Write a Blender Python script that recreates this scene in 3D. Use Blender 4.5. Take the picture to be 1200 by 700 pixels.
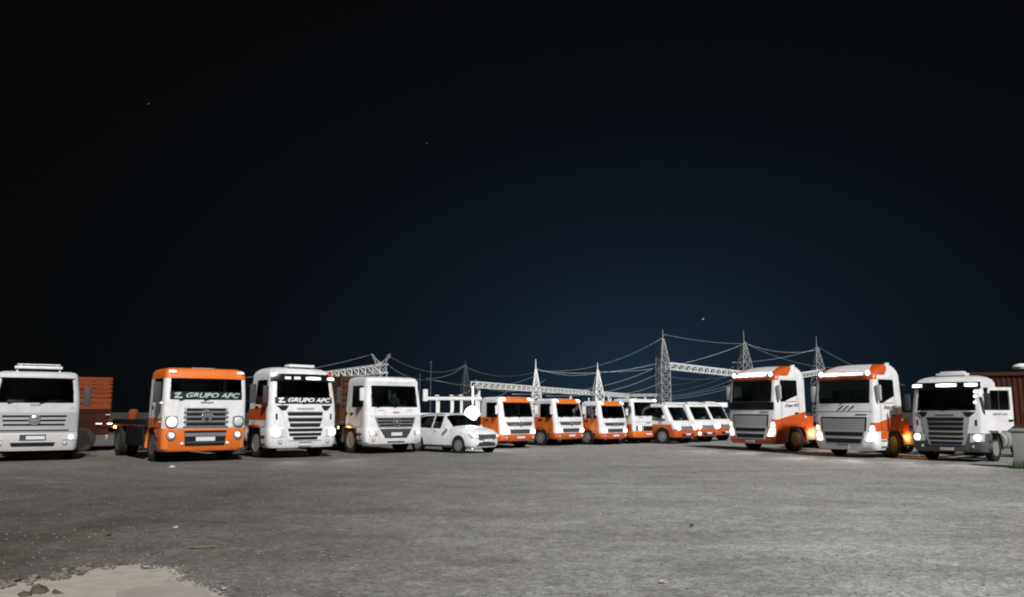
import bpy, bmesh, math, random
import numpy as np
from mathutils import Vector, Matrix, Quaternion
random.seed(4)
R = math.radians
for o in list(bpy.data.objects):
    bpy.data.objects.remove(o)
SC = bpy.context.scene
COL = SC.collection

# ------------------------------------------------------------------ camera, sky, sun, exposure
CAM_H, FPX, PITCH = 1.6, 930.0, math.atan(133 / 930)
cam = bpy.data.cameras.new('camera')
cam.sensor_width = 36.0
cam.lens = 36.0 * FPX / 1200.0
cam.clip_start, cam.clip_end = 0.1, 6000
camo = bpy.data.objects.new('camera', cam)
COL.objects.link(camo)
camo.location = (0, 0, CAM_H)
camo.rotation_euler = (math.pi / 2 + PITCH, 0, 0)
SC.camera = camo

SUN_AZ, SUN_EL = R(20), R(38)      # yard light from behind and to the right of the camera
sun = bpy.data.lights.new('sun', 'SUN')
sun.energy, sun.angle, sun.color = 4.5, R(4), (1.0, 0.98, 0.95)
suno = bpy.data.objects.new('sun', sun)
COL.objects.link(suno)
LDIR = Vector((math.sin(SUN_AZ) * math.cos(SUN_EL), -math.cos(SUN_AZ) * math.cos(SUN_EL), math.sin(SUN_EL)))
suno.rotation_euler = (-LDIR).to_track_quat('-Z', 'Y').to_euler()

world = bpy.data.worlds.new('World')
SC.world = world
world.use_nodes = True
wn, wl = world.node_tree.nodes, world.node_tree.links
wn.clear()
wout = wn.new('ShaderNodeOutputWorld')
# night sky: almost black, with the blue glow that hangs over the floodlit substation
tc = wn.new('ShaderNodeTexCoord')
gl = R(9.5)
dot = wn.new('ShaderNodeVectorMath'); dot.operation = 'DOT_PRODUCT'
dot.inputs[1].default_value = (math.sin(gl) * math.cos(R(2)), math.cos(gl) * math.cos(R(2)), math.sin(R(2)))
sq = wn.new('ShaderNodeVectorMath'); sq.operation = 'MULTIPLY'; sq.inputs[1].default_value = (1, 1, 1.5)
nz = wn.new('ShaderNodeVectorMath'); nz.operation = 'NORMALIZE'
wl.new(tc.outputs['Generated'], sq.inputs[0]); wl.new(sq.outputs[0], nz.inputs[0]); wl.new(nz.outputs[0], dot.inputs[0])
ac = wn.new('ShaderNodeMath'); ac.operation = 'ARCCOSINE'; wl.new(dot.outputs['Value'], ac.inputs[0])
mr = wn.new('ShaderNodeMapRange'); mr.inputs['From Min'].default_value = 0.0; mr.inputs['From Max'].default_value = R(60)
wl.new(ac.outputs[0], mr.inputs['Value'])
cr = wn.new('ShaderNodeValToRGB'); wl.new(mr.outputs[0], cr.inputs[0])
e = cr.color_ramp.elements
cr.color_ramp.interpolation = 'B_SPLINE'
e[0].position = 0.0; e[0].color = (0.0150, 0.0330, 0.0560, 1)
e[1].position = 1.0; e[1].color = (0.0022, 0.0019, 0.0018, 1)
for p, c in ((0.10, (0.0098, 0.0200, 0.0345)), (0.24, (0.0056, 0.0105, 0.0178)), (0.44, (0.0026, 0.0044, 0.0064)), (0.70, (0.0018, 0.0021, 0.0023))):
    x = e.new(p); x.color = (*c, 1)
bg2 = wn.new('ShaderNodeBackground'); wl.new(cr.outputs[0], bg2.inputs['Color']); bg2.inputs['Strength'].default_value = 0.88
sky = wn.new('ShaderNodeTexSky'); sky.sky_type = 'NISHITA'; sky.sun_disc = False
sky.sun_elevation = SUN_EL; sky.sun_rotation = math.pi - SUN_AZ
bg1 = wn.new('ShaderNodeBackground'); wl.new(sky.outputs[0], bg1.inputs['Color']); bg1.inputs['Strength'].default_value = 0.0001
add = wn.new('ShaderNodeAddShader'); wl.new(bg1.outputs[0], add.inputs[0]); wl.new(bg2.outputs[0], add.inputs[1])
wl.new(add.outputs[0], wout.inputs['Surface'])
vs = SC.view_settings
vs.view_transform = 'Standard'; vs.look = 'None'; vs.gamma = 1.0; vs.use_curve_mapping = False
vs.exposure = 0.0
SC.render.engine = 'CYCLES'
SC.cycles.use_denoising = True
SC.cycles.sample_clamp_indirect = 4.0
SC.cycles.max_bounces = 6
SC.cycles.filter_width = 2.0
SC.cycles.transparent_max_bounces = 12

def ray(px, py):
    p, q = (px - 600) / FPX, (350 - py) / FPX
    c, s = math.cos(PITCH), math.sin(PITCH)
    return Vector((p, c - q * s, q * c + s))
def at(px, py, Y):
    d = ray(px, py); t = Y / d.y
    return Vector((d.x * t, Y, CAM_H + d.z * t))
def gnd(px, py):
    d = ray(px, py); t = -CAM_H / d.z
    return Vector((d.x * t, d.y * t, 0))

# ------------------------------------------------------------------ materials
MAT = {}
def mat(name, col, rough=0.5, metal=0.0, coat=0.0, emit=0.0, ecol=None, dirt=0.0, dcol=(0.12, 0.10, 0.08), scale=3.0, bump=0.0, spec=0.5, runs=0.0):
    m = bpy.data.materials.new(name); m.use_nodes = True
    n, l = m.node_tree.nodes, m.node_tree.links
    b = n['Principled BSDF']
    b.inputs['Base Color'].default_value = (*col, 1)
    b.inputs['Roughness'].default_value = rough
    b.inputs['Metallic'].default_value = metal
    b.inputs['Coat Weight'].default_value = coat
    b.inputs['Coat Roughness'].default_value = 0.15
    b.inputs['Specular IOR Level'].default_value = spec
    if emit:
        b.inputs['Emission Color'].default_value = (*(ecol or col), 1)
        b.inputs['Emission Strength'].default_value = emit
    if dirt or bump:
        t = n.new('ShaderNodeTexCoord'); z = n.new('ShaderNodeTexNoise')
        z.inputs['Scale'].default_value = scale; z.inputs['Detail'].default_value = 8; z.inputs['Roughness'].default_value = 0.7
        l.new(t.outputs['Object'], z.inputs['Vector'])
        if dirt:
            r = n.new('ShaderNodeMapRange')
            r.inputs['From Min'].default_value = 0.42; r.inputs['From Max'].default_value = 0.78
            r.inputs['To Max'].default_value = dirt
            l.new(z.outputs[0], r.inputs['Value'])
            x = n.new('ShaderNodeMix'); x.data_type = 'RGBA'
            x.inputs[6].default_value = (*col, 1); x.inputs[7].default_value = (*dcol, 1)
            l.new(r.outputs[0], x.inputs[0]); l.new(x.outputs[2], b.inputs['Base Color'])
            if runs:
                g_ = n.new('ShaderNodeMapping'); g_.inputs['Scale'].default_value = (7, 7, 0.7); l.new(t.outputs['Object'], g_.inputs[0])
                z2 = n.new('ShaderNodeTexNoise'); z2.inputs['Scale'].default_value = 1.6; z2.inputs['Detail'].default_value = 7; z2.inputs['Roughness'].default_value = 0.7; l.new(g_.outputs[0], z2.inputs['Vector'])
                r3 = n.new('ShaderNodeMapRange'); r3.inputs['From Min'].default_value = 0.48; r3.inputs['From Max'].default_value = 0.75; r3.inputs['To Max'].default_value = runs; l.new(z2.outputs[0], r3.inputs['Value'])
                x2 = n.new('ShaderNodeMix'); x2.data_type = 'RGBA'; x2.inputs[7].default_value = (*dcol, 1)
                l.new(r3.outputs[0], x2.inputs[0]); l.new(x.outputs[2], x2.inputs[6]); l.new(x2.outputs[2], b.inputs['Base Color'])
            r2 = n.new('ShaderNodeMapRange'); r2.inputs['To Min'].default_value = max(0.0, rough - 0.08); r2.inputs['To Max'].default_value = min(1, rough + 0.3)
            l.new(z.outputs[0], r2.inputs['Value']); l.new(r2.outputs[0], b.inputs['Roughness'])
        if bump:
            bb = n.new('ShaderNodeBump'); bb.inputs['Strength'].default_value = bump; bb.inputs['Distance'].default_value = 0.02
            l.new(z.outputs[0], bb.inputs['Height']); l.new(bb.outputs[0], b.inputs['Normal'])
    MAT[name] = m
    return m
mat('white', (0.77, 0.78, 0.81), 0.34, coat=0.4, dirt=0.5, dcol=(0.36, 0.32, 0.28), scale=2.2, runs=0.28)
mat('white_dim', (0.50, 0.50, 0.53), 0.42, coat=0.15, dirt=0.5, dcol=(0.28, 0.25, 0.22), scale=2.0, runs=0.4)  # left truck's weaker light put into its white paint
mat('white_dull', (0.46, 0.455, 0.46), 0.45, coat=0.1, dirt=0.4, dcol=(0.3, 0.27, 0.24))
mat('orange', (0.78, 0.17, 0.018), 0.34, coat=0.4, dirt=0.45, dcol=(0.30, 0.085, 0.03), scale=2.2, runs=0.4)
mat('red_orange', (0.58, 0.09, 0.012), 0.36, coat=0.4, dirt=0.45, dcol=(0.24, 0.055, 0.028), scale=2.2, runs=0.4)
mat('dim_orange', (0.19, 0.042, 0.013), 0.7, dirt=0.7, dcol=(0.12, 0.04, 0.025), scale=3, spec=0.12)  # shade on the crate truck put into its orange
mat('dark_red', (0.032, 0.009, 0.006), 0.7, dirt=0.7, dcol=(0.018, 0.008, 0.006), scale=3, spec=0.12)  # darkened for the crate truck's shade; light-truck beds share it
mat('brown', (0.075, 0.034, 0.021), 0.75, dirt=0.7, dcol=(0.03, 0.016, 0.012), scale=4, bump=0.3, spec=0.12)
mat('rust_brown', (0.060, 0.020, 0.012), 0.7, dirt=0.8, dcol=(0.05, 0.022, 0.015), scale=2.5, bump=0.2, spec=0.12)
mat('silver', (0.42, 0.43, 0.46), 0.38, metal=0.35, dirt=0.3, dcol=(0.24, 0.23, 0.22))
mat('silver_dark', (0.22, 0.225, 0.25), 0.42, metal=0.3, dirt=0.3, dcol=(0.16, 0.15, 0.14))
mat('chrome', (0.75, 0.76, 0.78), 0.22, metal=0.9)
mat('black', (0.012, 0.012, 0.013), 0.5, dirt=0.4, dcol=(0.04, 0.036, 0.03), spec=0.12)
mat('gloss_black', (0.008, 0.009, 0.011), 0.18, coat=0.5)
mat('dark_plastic', (0.035, 0.036, 0.04), 0.55, dirt=0.5, dcol=(0.08, 0.07, 0.06))
mat('grey_plastic', (0.085, 0.09, 0.10), 0.5, dirt=0.4, dcol=(0.12, 0.11, 0.10))
mat('rubber', (0.018, 0.018, 0.018), 0.85, dirt=0.7, dcol=(0.075, 0.065, 0.055), scale=5, spec=0.12)
mat('lining', (0.36, 0.38, 0.39), 0.85)
mat('seat_cloth', (0.26, 0.27, 0.30), 0.95, dirt=0.3, dcol=(0.1, 0.1, 0.1), scale=12)
mat('rim', (0.34, 0.34, 0.35), 0.5, metal=0.4, dirt=0.7, dcol=(0.13, 0.11, 0.09), scale=6)
mat('rim_dark', (0.12, 0.12, 0.13), 0.55, metal=0.4, dirt=0.6, dcol=(0.08, 0.07, 0.06), scale=6)
mat('tank', (0.45, 0.44, 0.43), 0.45, metal=0.5, dirt=0.5, dcol=(0.25, 0.22, 0.2))
mat('plate', (0.66, 0.67, 0.69), 0.45)
mat('plate_blue', (0.03, 0.06, 0.25), 0.45)
mat('letter_white', (0.80, 0.83, 0.82), 0.5)
mat('letter_pale', (0.42, 0.52, 0.49), 0.5)
mat('letter_dark', (0.03, 0.035, 0.04), 0.5)
mat('film_dark', (0.014, 0.028, 0.027), 0.3)
mat('curtain', (0.70, 0.76, 0.74), 0.9)
mat('lens', (0.55, 0.58, 0.6), 0.12, coat=0.6)
mat('amber_off', (0.6, 0.2, 0.02), 0.25)
mat('galvanised', (0.32, 0.34, 0.36), 0.55, metal=0.25, dirt=0.5, dcol=(0.14, 0.15, 0.16), scale=1.2)
mat('galvanised_far', (0.08, 0.09, 0.105), 0.6, metal=0.2)
mat('frame_white', (0.82, 0.84, 0.85), 0.5, dirt=0.4, dcol=(0.45, 0.45, 0.43))
mat('wire', (0.55, 0.58, 0.60), 0.5, metal=0.3)
mat('concrete', (0.27, 0.275, 0.28), 0.9, dirt=0.7, dcol=(0.24, 0.235, 0.22), scale=3.5, bump=0.4)
def lampmat(name, hot, rim, ecol, ax=(1, 0, 1)):
    m = mat(name, (0.8, 0.8, 0.8), 0.3, emit=1.0, ecol=ecol); n, l = m.node_tree.nodes, m.node_tree.links
    t = n.new('ShaderNodeTexCoord'); v = n.new('ShaderNodeVectorMath'); v.operation = 'DISTANCE'; v.inputs[1].default_value = tuple(0.5 * k for k in ax)
    k = n.new('ShaderNodeVectorMath'); k.operation = 'MULTIPLY'; k.inputs[1].default_value = ax
    l.new(t.outputs['Generated'], k.inputs[0]); l.new(k.outputs[0], v.inputs[0])
    r = n.new('ShaderNodeMapRange'); r.inputs['From Min'].default_value = 0.0; r.inputs['From Max'].default_value = 0.62; r.inputs['To Min'].default_value = 1.0; r.inputs['To Max'].default_value = 0.0
    l.new(v.outputs['Value'], r.inputs['Value'])
    p = n.new('ShaderNodeMath'); p.operation = 'POWER'; p.inputs[1].default_value = 2.0; l.new(r.outputs[0], p.inputs[0])
    q = n.new('ShaderNodeMath'); q.operation = 'MULTIPLY_ADD'; q.inputs[1].default_value = hot; q.inputs[2].default_value = rim; l.new(p.outputs[0], q.inputs[0])
    l.new(q.outputs[0], n['Principled BSDF'].inputs['Emission Strength'])
lampmat('lamp', 18, 0.7, (1.0, 0.97, 0.93))
lampmat('lamp_warm', 14, 0.6, (1.0, 0.85, 0.64))
lampmat('lamp_soft', 4.5, 0.5, (1.0, 0.85, 0.64))
lampmat('lamp_dim', 0.6, 0.15, (1.0, 0.95, 0.88))
lampmat('lamp_amber', 7, 0.6, (1.0, 0.42, 0.06), (0, 1, 1))
lampmat('lamp_flood', 40, 0.5, (0.97, 0.98, 1.0))
mat('star_light', (0.1, 0.1, 0.1), 0.4, emit=0.30, ecol=(0.8, 0.85, 1.0))
mat('star_faint', (0.05, 0.05, 0.05), 0.4, emit=0.07, ecol=(0.8, 0.85, 1.0))
mat('yellow_paint', (0.175, 0.15, 0.085), 0.8, dirt=0.95, dcol=(0.14, 0.125, 0.105), scale=9)
mat('paper', (0.6, 0.6, 0.58), 0.8)
mat('pale_stone', (0.40, 0.39, 0.38), 0.85)

def glassmat(name, tint, refl):
    m = bpy.data.materials.new(name); m.use_nodes = True
    n, l = m.node_tree.nodes, m.node_tree.links
    n.clear()
    o = n.new('ShaderNodeOutputMaterial'); mx = n.new('ShaderNodeMixShader')
    tr = n.new('ShaderNodeBsdfTransparent'); tr.inputs['Color'].default_value = (*tint, 1)
    g = n.new('ShaderNodeBsdfGlossy'); g.inputs['Roughness'].default_value = 0.05
    f = n.new('ShaderNodeFresnel'); f.inputs['IOR'].default_value = refl
    l.new(f.outputs[0], mx.inputs[0]); l.new(tr.outputs[0], mx.inputs[1]); l.new(g.outputs[0], mx.inputs[2])
    l.new(mx.outputs[0], o.inputs['Surface'])
    MAT[name] = m
glassmat('glass', (0.70, 0.82, 0.82), 2.1)
glassmat('glass_tint', (0.12, 0.14, 0.15), 1.6)
glassmat('glass_dark', (0.50, 0.58, 0.60), 2.1)

# ------------------------------------------------------------------ mesh helpers
def finish(name, me, m, parent=None, angle=35, loc=None):
    if isinstance(m, (list, tuple)):
        for k in m: me.materials.append(MAT[k])
    else:
        me.materials.append(MAT[m] if isinstance(m, str) else m)
    if len(me.polygons):
        me.polygons.foreach_set('use_smooth', [True] * len(me.polygons))
        me.set_sharp_from_angle(angle=R(angle))
    o = bpy.data.objects.new(name, me)
    COL.objects.link(o)
    if parent is not None: o.parent = parent
    if loc is not None: o.location = loc
    return o
class MB:
    """collects geometry of ONE part"""
    def __init__(s): s.v, s.f, s.mi = [], [], []
    def add(s, vv, ff, mi=0):
        k = len(s.v); s.v += [tuple(p) for p in vv]; s.f += [tuple(i + k for i in f) for f in ff]; s.mi += [mi] * len(ff); return s
    def box(s, c, d, bev=0.0, rot=None, mi=0):
        bm = bmesh.new(); bmesh.ops.create_cube(bm, size=1)
        bmesh.ops.scale(bm, vec=Vector(d), verts=bm.verts)
        if bev: bmesh.ops.bevel(bm, geom=list(bm.edges), offset=bev, segments=2, affect='EDGES', profile=0.6)
        M = Matrix.Translation(Vector(c)) @ (rot.to_4x4() if rot is not None else Matrix.Identity(4))
        bm.transform(M); bm.verts.index_update()
        s.add([v.co for v in bm.verts], [[v.index for v in f.verts] for f in bm.faces], mi); bm.free(); return s
    def tube(s, pts, r, n=6, closed=False, mi=0):
        pts = [Vector(p) for p in pts]; N = len(pts); vv, ff = [], []
        for i, p in enumerate(pts):
            a = pts[i - 1] if (i or closed) else p; b = pts[(i + 1) % N] if (i < N - 1 or closed) else p
            t = (b - a).normalized()
            up = Vector((0, 0, 1)) if abs(t.z) < 0.95 else Vector((0, 1, 0))
            u = t.cross(up).normalized(); w = u.cross(t)
            rr = r[i] if isinstance(r, (list, tuple)) else r
            for k in range(n):
                q = 2 * math.pi * (k + 0.5) / n; vv.append(p + u * rr * math.cos(q) + w * rr * math.sin(q))
        for i in range(N if closed else N - 1):
            j = (i + 1) % N
            for k in range(n):
                k2 = (k + 1) % n; ff.append((i * n + k, i * n + k2, j * n + k2, j * n + k))
        if not closed: ff.append(tuple(range(n))[::-1]); ff.append(tuple((N - 1) * n + k for k in range(n)))
        s.add(vv, ff, mi); return s
    def lathe(s, prof, axis='x', n=28, c=(0, 0, 0), mi=0, caps=True):
        """prof: list of (r, h); revolve about axis through c"""
        vv, ff = [], []; c = Vector(c)
        for (r, h) in prof:
            for k in range(n):
                q = 2 * math.pi * k / n; a, b = r * math.cos(q), r * math.sin(q)
                vv.append(c + (Vector((h, a, b)) if axis == 'x' else Vector((a, -h, b)) if axis == 'y' else Vector((a, b, h))))
        for i in range(len(prof) - 1):
            for k in range(n):
                k2 = (k + 1) % n; ff.append((i * n + k, i * n + k2, (i + 1) * n + k2, (i + 1) * n + k))
        if caps:
            ff.append(tuple(range(n))[::-1]); ff.append(tuple((len(prof) - 1) * n + k for k in range(n)))
        s.add(vv, ff, mi); return s
    def build(s, name, m, parent=None, angle=35, loc=None, recalc=True):
        me = bpy.data.meshes.new(name); me.from_pydata(s.v, [], s.f)
        if isinstance(m, (list, tuple)): me.polygons.foreach_set('material_index', s.mi)
        if recalc:
            bm = bmesh.new(); bm.from_mesh(me); bmesh.ops.recalc_face_normals(bm, faces=bm.faces); bm.to_mesh(me); bm.free()
        me.update()
        return finish(name, me, m, parent, angle, loc)
def thing(name, label, cat, loc=(0, 0, 0), rz=0.0, s=1.0, group=None):
    o = bpy.data.objects.new(name, None); COL.objects.link(o)
    o.location = loc; o.rotation_euler = (0, 0, rz); o.scale = (s, s, s); o.empty_display_size = 0.3
    o['label'] = label; o['category'] = cat; o['kind'] = 'thing'
    if group: o['group'] = group
    return o
def tag(o, label=None, cat=None, group=None, kind=None):
    if label: o['label'] = label
    if cat: o['category'] = cat; o['kind'] = 'thing'
    if group: o['group'] = group
    if kind: o['kind'] = kind
    return o
def copy_tree(o, parent=None):
    c = o.copy(); COL.objects.link(c); c.parent = parent
    for ch in list(o.children): copy_tree(ch, c)
    return c
def text_geo(txt, size, shear=0.0, bold=0.0, res=3):
    cu = bpy.data.curves.new('txt', 'FONT'); cu.body = txt; cu.size = size; cu.align_x = 'CENTER'; cu.align_y = 'CENTER'
    cu.shear = shear; cu.offset = bold; cu.resolution_u = res
    o = bpy.data.objects.new('txt', cu); COL.objects.link(o)
    dg = bpy.context.evaluated_depsgraph_get(); me = o.evaluated_get(dg).to_mesh()
    v = [tuple(p.co) for p in me.vertices]; f = [tuple(p.vertices) for p in me.polygons]
    o.evaluated_get(dg).to_mesh_clear(); bpy.data.objects.remove(o); bpy.data.curves.remove(cu)
    return v, f

# ------------------------------------------------------------------ lofted cab body
class Loft:
    """horizontal slices (z, front_y, half_width, back_y, corner_r); front faces -Y"""
    def __init__(s, slices, us, vs, bulge=0.10, rb=0.10, nc=5):
        s.S, s.us, s.vs, s.bulge, s.rb, s.nc = slices, us, vs, bulge, rb, nc
    def prm(s, z):
        S = s.S
        if z <= S[0][0]: return S[0][1:]
        for a, b in zip(S, S[1:]):
            if z <= b[0]:
                t = (z - a[0]) / max(1e-6, b[0] - a[0]); return tuple(a[i] + (b[i] - a[i]) * t for i in range(1, 5))
        return S[-1][1:]
    def P(s, x, z, off=0.0):
        f, hw, b, r = s.prm(z); a = hw - r; ax = abs(x)
        if ax <= a: return Vector((x, f + s.bulge * (x / a) ** 2 - off, z))
        t = min(1.0, (ax - a) / r); th = math.asin(t)
        y = f + s.bulge + r * (1 - math.cos(th))
        return Vector((math.copysign(a + (r + off) * math.sin(th), x), y - off * math.cos(th), z))
    def Q(s, side, y, z, off=0.0):
        f, hw, b, r = s.prm(z); return Vector((side * (hw + off), y, z))
    def ring(s, sl, inset):
        z, f, hw, b, r = sl; hw -= inset; f += inset; b -= inset; a = hw - r
        p, k = [], []
        for i, u in enumerate(s.us):
            p.append((u * a, f + s.bulge * u * u, z)); k.append(('F', i))
        for j in range(1, s.nc):
            t = math.pi / 2 * j / s.nc; p.append((a + r * math.sin(t), f + s.bulge + r * (1 - math.cos(t)), z)); k.append(('C', 0))
        y0, y1 = f + s.bulge + r, b - s.rb
        for i, v in enumerate(s.vs): p.append((hw, y0 + v * (y1 - y0), z)); k.append(('R', i))
        p.append((hw - s.rb, b, z)); k.append(('B', 0)); p.append((-(hw - s.rb), b, z)); k.append(('B', 1))
        for i in range(len(s.vs) - 1, -1, -1): p.append((-hw, y0 + s.vs[i] * (y1 - y0), z)); k.append(('L', i))
        for j in range(s.nc - 1, 0, -1):
            t = math.pi / 2 * j / s.nc; p.append((-a - r * math.sin(t), f + s.bulge + r * (1 - math.cos(t)), z)); k.append(('C', 1))
        return p, k
    def cells(s):
        _, k = s.ring(s.S[0], 0); n = len(k)
        for i in range(len(s.S) - 1):
            zm = (s.S[i][0] + s.S[i + 1][0]) / 2
            for j in range(n):
                a, b = k[j], k[(j + 1) % n]
                if a[0] == 'F' and b[0] == 'F': kind, w = 'F', (s.us[a[1]] + s.us[b[1]]) / 2
                elif a[0] == b[0] == 'R': kind, w = 'R', (s.vs[a[1]] + s.vs[b[1]]) / 2
                elif a[0] == b[0] == 'L': kind, w = 'L', (s.vs[a[1]] + s.vs[b[1]]) / 2
                elif 'B' in (a[0], b[0]): kind, w = 'B', 0
                else: kind, w = 'C', 0
                yield i, j, n, kind, w, zm
    @staticmethod
    def inwin(wins, kind, w, zm):
        for q, (k, lo, hi, z0, z1) in enumerate(wins):
            if k == kind and lo < w < hi and z0 < zm < z1: return q
        return -1
    def shell(s, name, mats, parent, wins=(), colour=None, inset=0.0, bottom=True):
        b = MB(); vv = []
        for sl in s.S: vv += s.ring(sl, inset)[0]
        ff, mi = [], []
        for i, j, n, kind, w, zm in s.cells():
            if s.inwin(wins, kind, w, zm) >= 0: continue
            ff.append((i * n + j, i * n + (j + 1) % n, (i + 1) * n + (j + 1) % n, (i + 1) * n + j))
            mi.append(colour(kind, w, zm) if colour else 0)
        n = len(s.ring(s.S[0], 0)[0]); N = len(s.S)
        ff.append(tuple((N - 1) * n + k for k in range(n))); mi.append(colour('T', 0, 99) if colour else 0)
        if bottom: ff.append(tuple(range(n))[::-1]); mi.append(0)
        b.v, b.f, b.mi = vv, ff, mi
        return b.build(name, mats if isinstance(mats, (list, tuple)) else [mats], parent, recalc=False)
    def pane(s, name, win, m, parent, seal=True, wins=None):
        b = MB(); vv = []
        for sl in s.S: vv += s.ring(sl, 0.006)[0]
        ff = []
        for i, j, n, kind, w, zm in s.cells():
            if s.inwin([win], kind, w, zm) >= 0: ff.append((i * n + j, i * n + (j + 1) % n, (i + 1) * n + (j + 1) % n, (i + 1) * n + j))
        used = sorted({q for f in ff for q in f}); mp = {q: i for i, q in enumerate(used)}
        b.v = [vv[q] for q in used]; b.f = [tuple(mp[q] for q in f) for f in ff]; b.mi = [0] * len(ff)
        # border loop for the rubber seal
        cnt = {}
        for f in b.f:
            for x, y in zip(f, f[1:] + f[:1]):
                cnt[(x, y)] = 1
        nxt = {x: y for (x, y) in cnt if (y, x) not in cnt}
        o = b.build(name, m, parent, recalc=False)
        if seal and nxt:
            st = next(iter(nxt)); loop = [st]; q = nxt[st]
            while q != st and len(loop) < 500: loop.append(q); q = nxt[q]
            sb = MB(); sb.tube([b.v[q] for q in loop], 0.016, 5, closed=True); sb.build('seal', 'black', o)
        return o
    def fp(s, name, quad, m, parent, off=0.012, nx=8, nz=2, deep=0.03):
        """panel that follows the front; quad = BL, BR, TR, TL in (x, z)"""
        return s._panel(name, quad, m, parent, lambda a, b, o: s.P(a, b, o), off, nx, nz, deep)
    def sp(s, name, side, quad, m, parent, off=0.008, nx=2, nz=3, deep=0.02):
        return s._panel(name, quad, m, parent, lambda a, b, o: s.Q(side, a, b, o), off, nx, nz, deep)
    def _panel(s, name, quad, m, parent, fn, off, nx, nz, deep):
        (ax, az), (bx, bz), (cx, cz), (dx, dz) = quad
        vv, ff = [], []
        def uvp(u, v):
            return (ax * (1 - u) * (1 - v) + bx * u * (1 - v) + cx * u * v + dx * (1 - u) * v, az * (1 - u) * (1 - v) + bz * u * (1 - v) + cz * u * v + dz * (1 - u) * v)
        idx = lambda i, j: j * (nx + 1) + i
        for o in (off, -deep):
            for j in range(nz + 1):
                for i in range(nx + 1):
                    p = uvp(i / nx, j / nz); vv.append(fn(p[0], p[1], o))
        K = (nx + 1) * (nz + 1)
        for j in range(nz):
            for i in range(nx): ff.append((idx(i, j), idx(i + 1, j), idx(i + 1, j + 1), idx(i, j + 1)))
        bd = [idx(i, 0) for i in range(nx)] + [idx(nx, j) for j in range(nz)] + [idx(i, nz) for i in range(nx, 0, -1)] + [idx(0, j) for j in range(nz, 0, -1)]
        for a, b in zip(bd, bd[1:] + bd[:1]): ff.append((a, a + K, b + K, b))
        b = MB(); b.v = [tuple(p) for p in vv]; b.f = ff; b.mi = [0] * len(ff)
        return b.build(name, m, parent)
    def round_lamp(s, name, x, z, r, m, parent, depth=0.03, rim=None):
        p = s.P(x, z, 0.0); b = MB()
        nrm = (s.P(x - 0.01, z, 1.0) - s.P(x - 0.01, z, 0.0)).normalized()
        b.lathe([(r, -0.03), (r, depth * 0.5), (r * 0.82, depth), (r * 0.4, depth * 1.25)], 'y', 20)
        q = Vector((0, -1, 0)).rotation_difference(nrm).to_matrix()
        b.v = [tuple(q @ Vector(v) + p) for v in b.v]
        o = b.build(name, m, parent)
        if rim:
            b = MB(); b.lathe([(r * 1.0, -0.03), (r * 1.22, -0.03), (r * 1.2, depth * 0.9), (r * 1.02, depth * 0.8)], 'y', 20, caps=False)
            b.v = [tuple(q @ Vector(v) + p) for v in b.v]
            b.build('bezel', rim, o)
        return o
    def text(s, name, txt, x, z, size, m, parent, off=0.02, shear=0.25, bold=0.01, width=None, side=0, flip=False):
        v, f = text_geo(txt, size, shear, bold)
        xs = [p[0] for p in v]; w = max(xs) - min(xs); k = (width / w) if width else 1.0
        b = MB()
        if side == 0: b.v = [tuple(s.P(x + p[0] * k, z + p[1], off)) for p in v]
        else: b.v = [tuple(s.Q(side, x + (p[0] * k) * side, z + p[1], off)) for p in v]
        b.f = f; b.mi = [0] * len(f)
        return b.build(name, m, parent, recalc=False)

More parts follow.
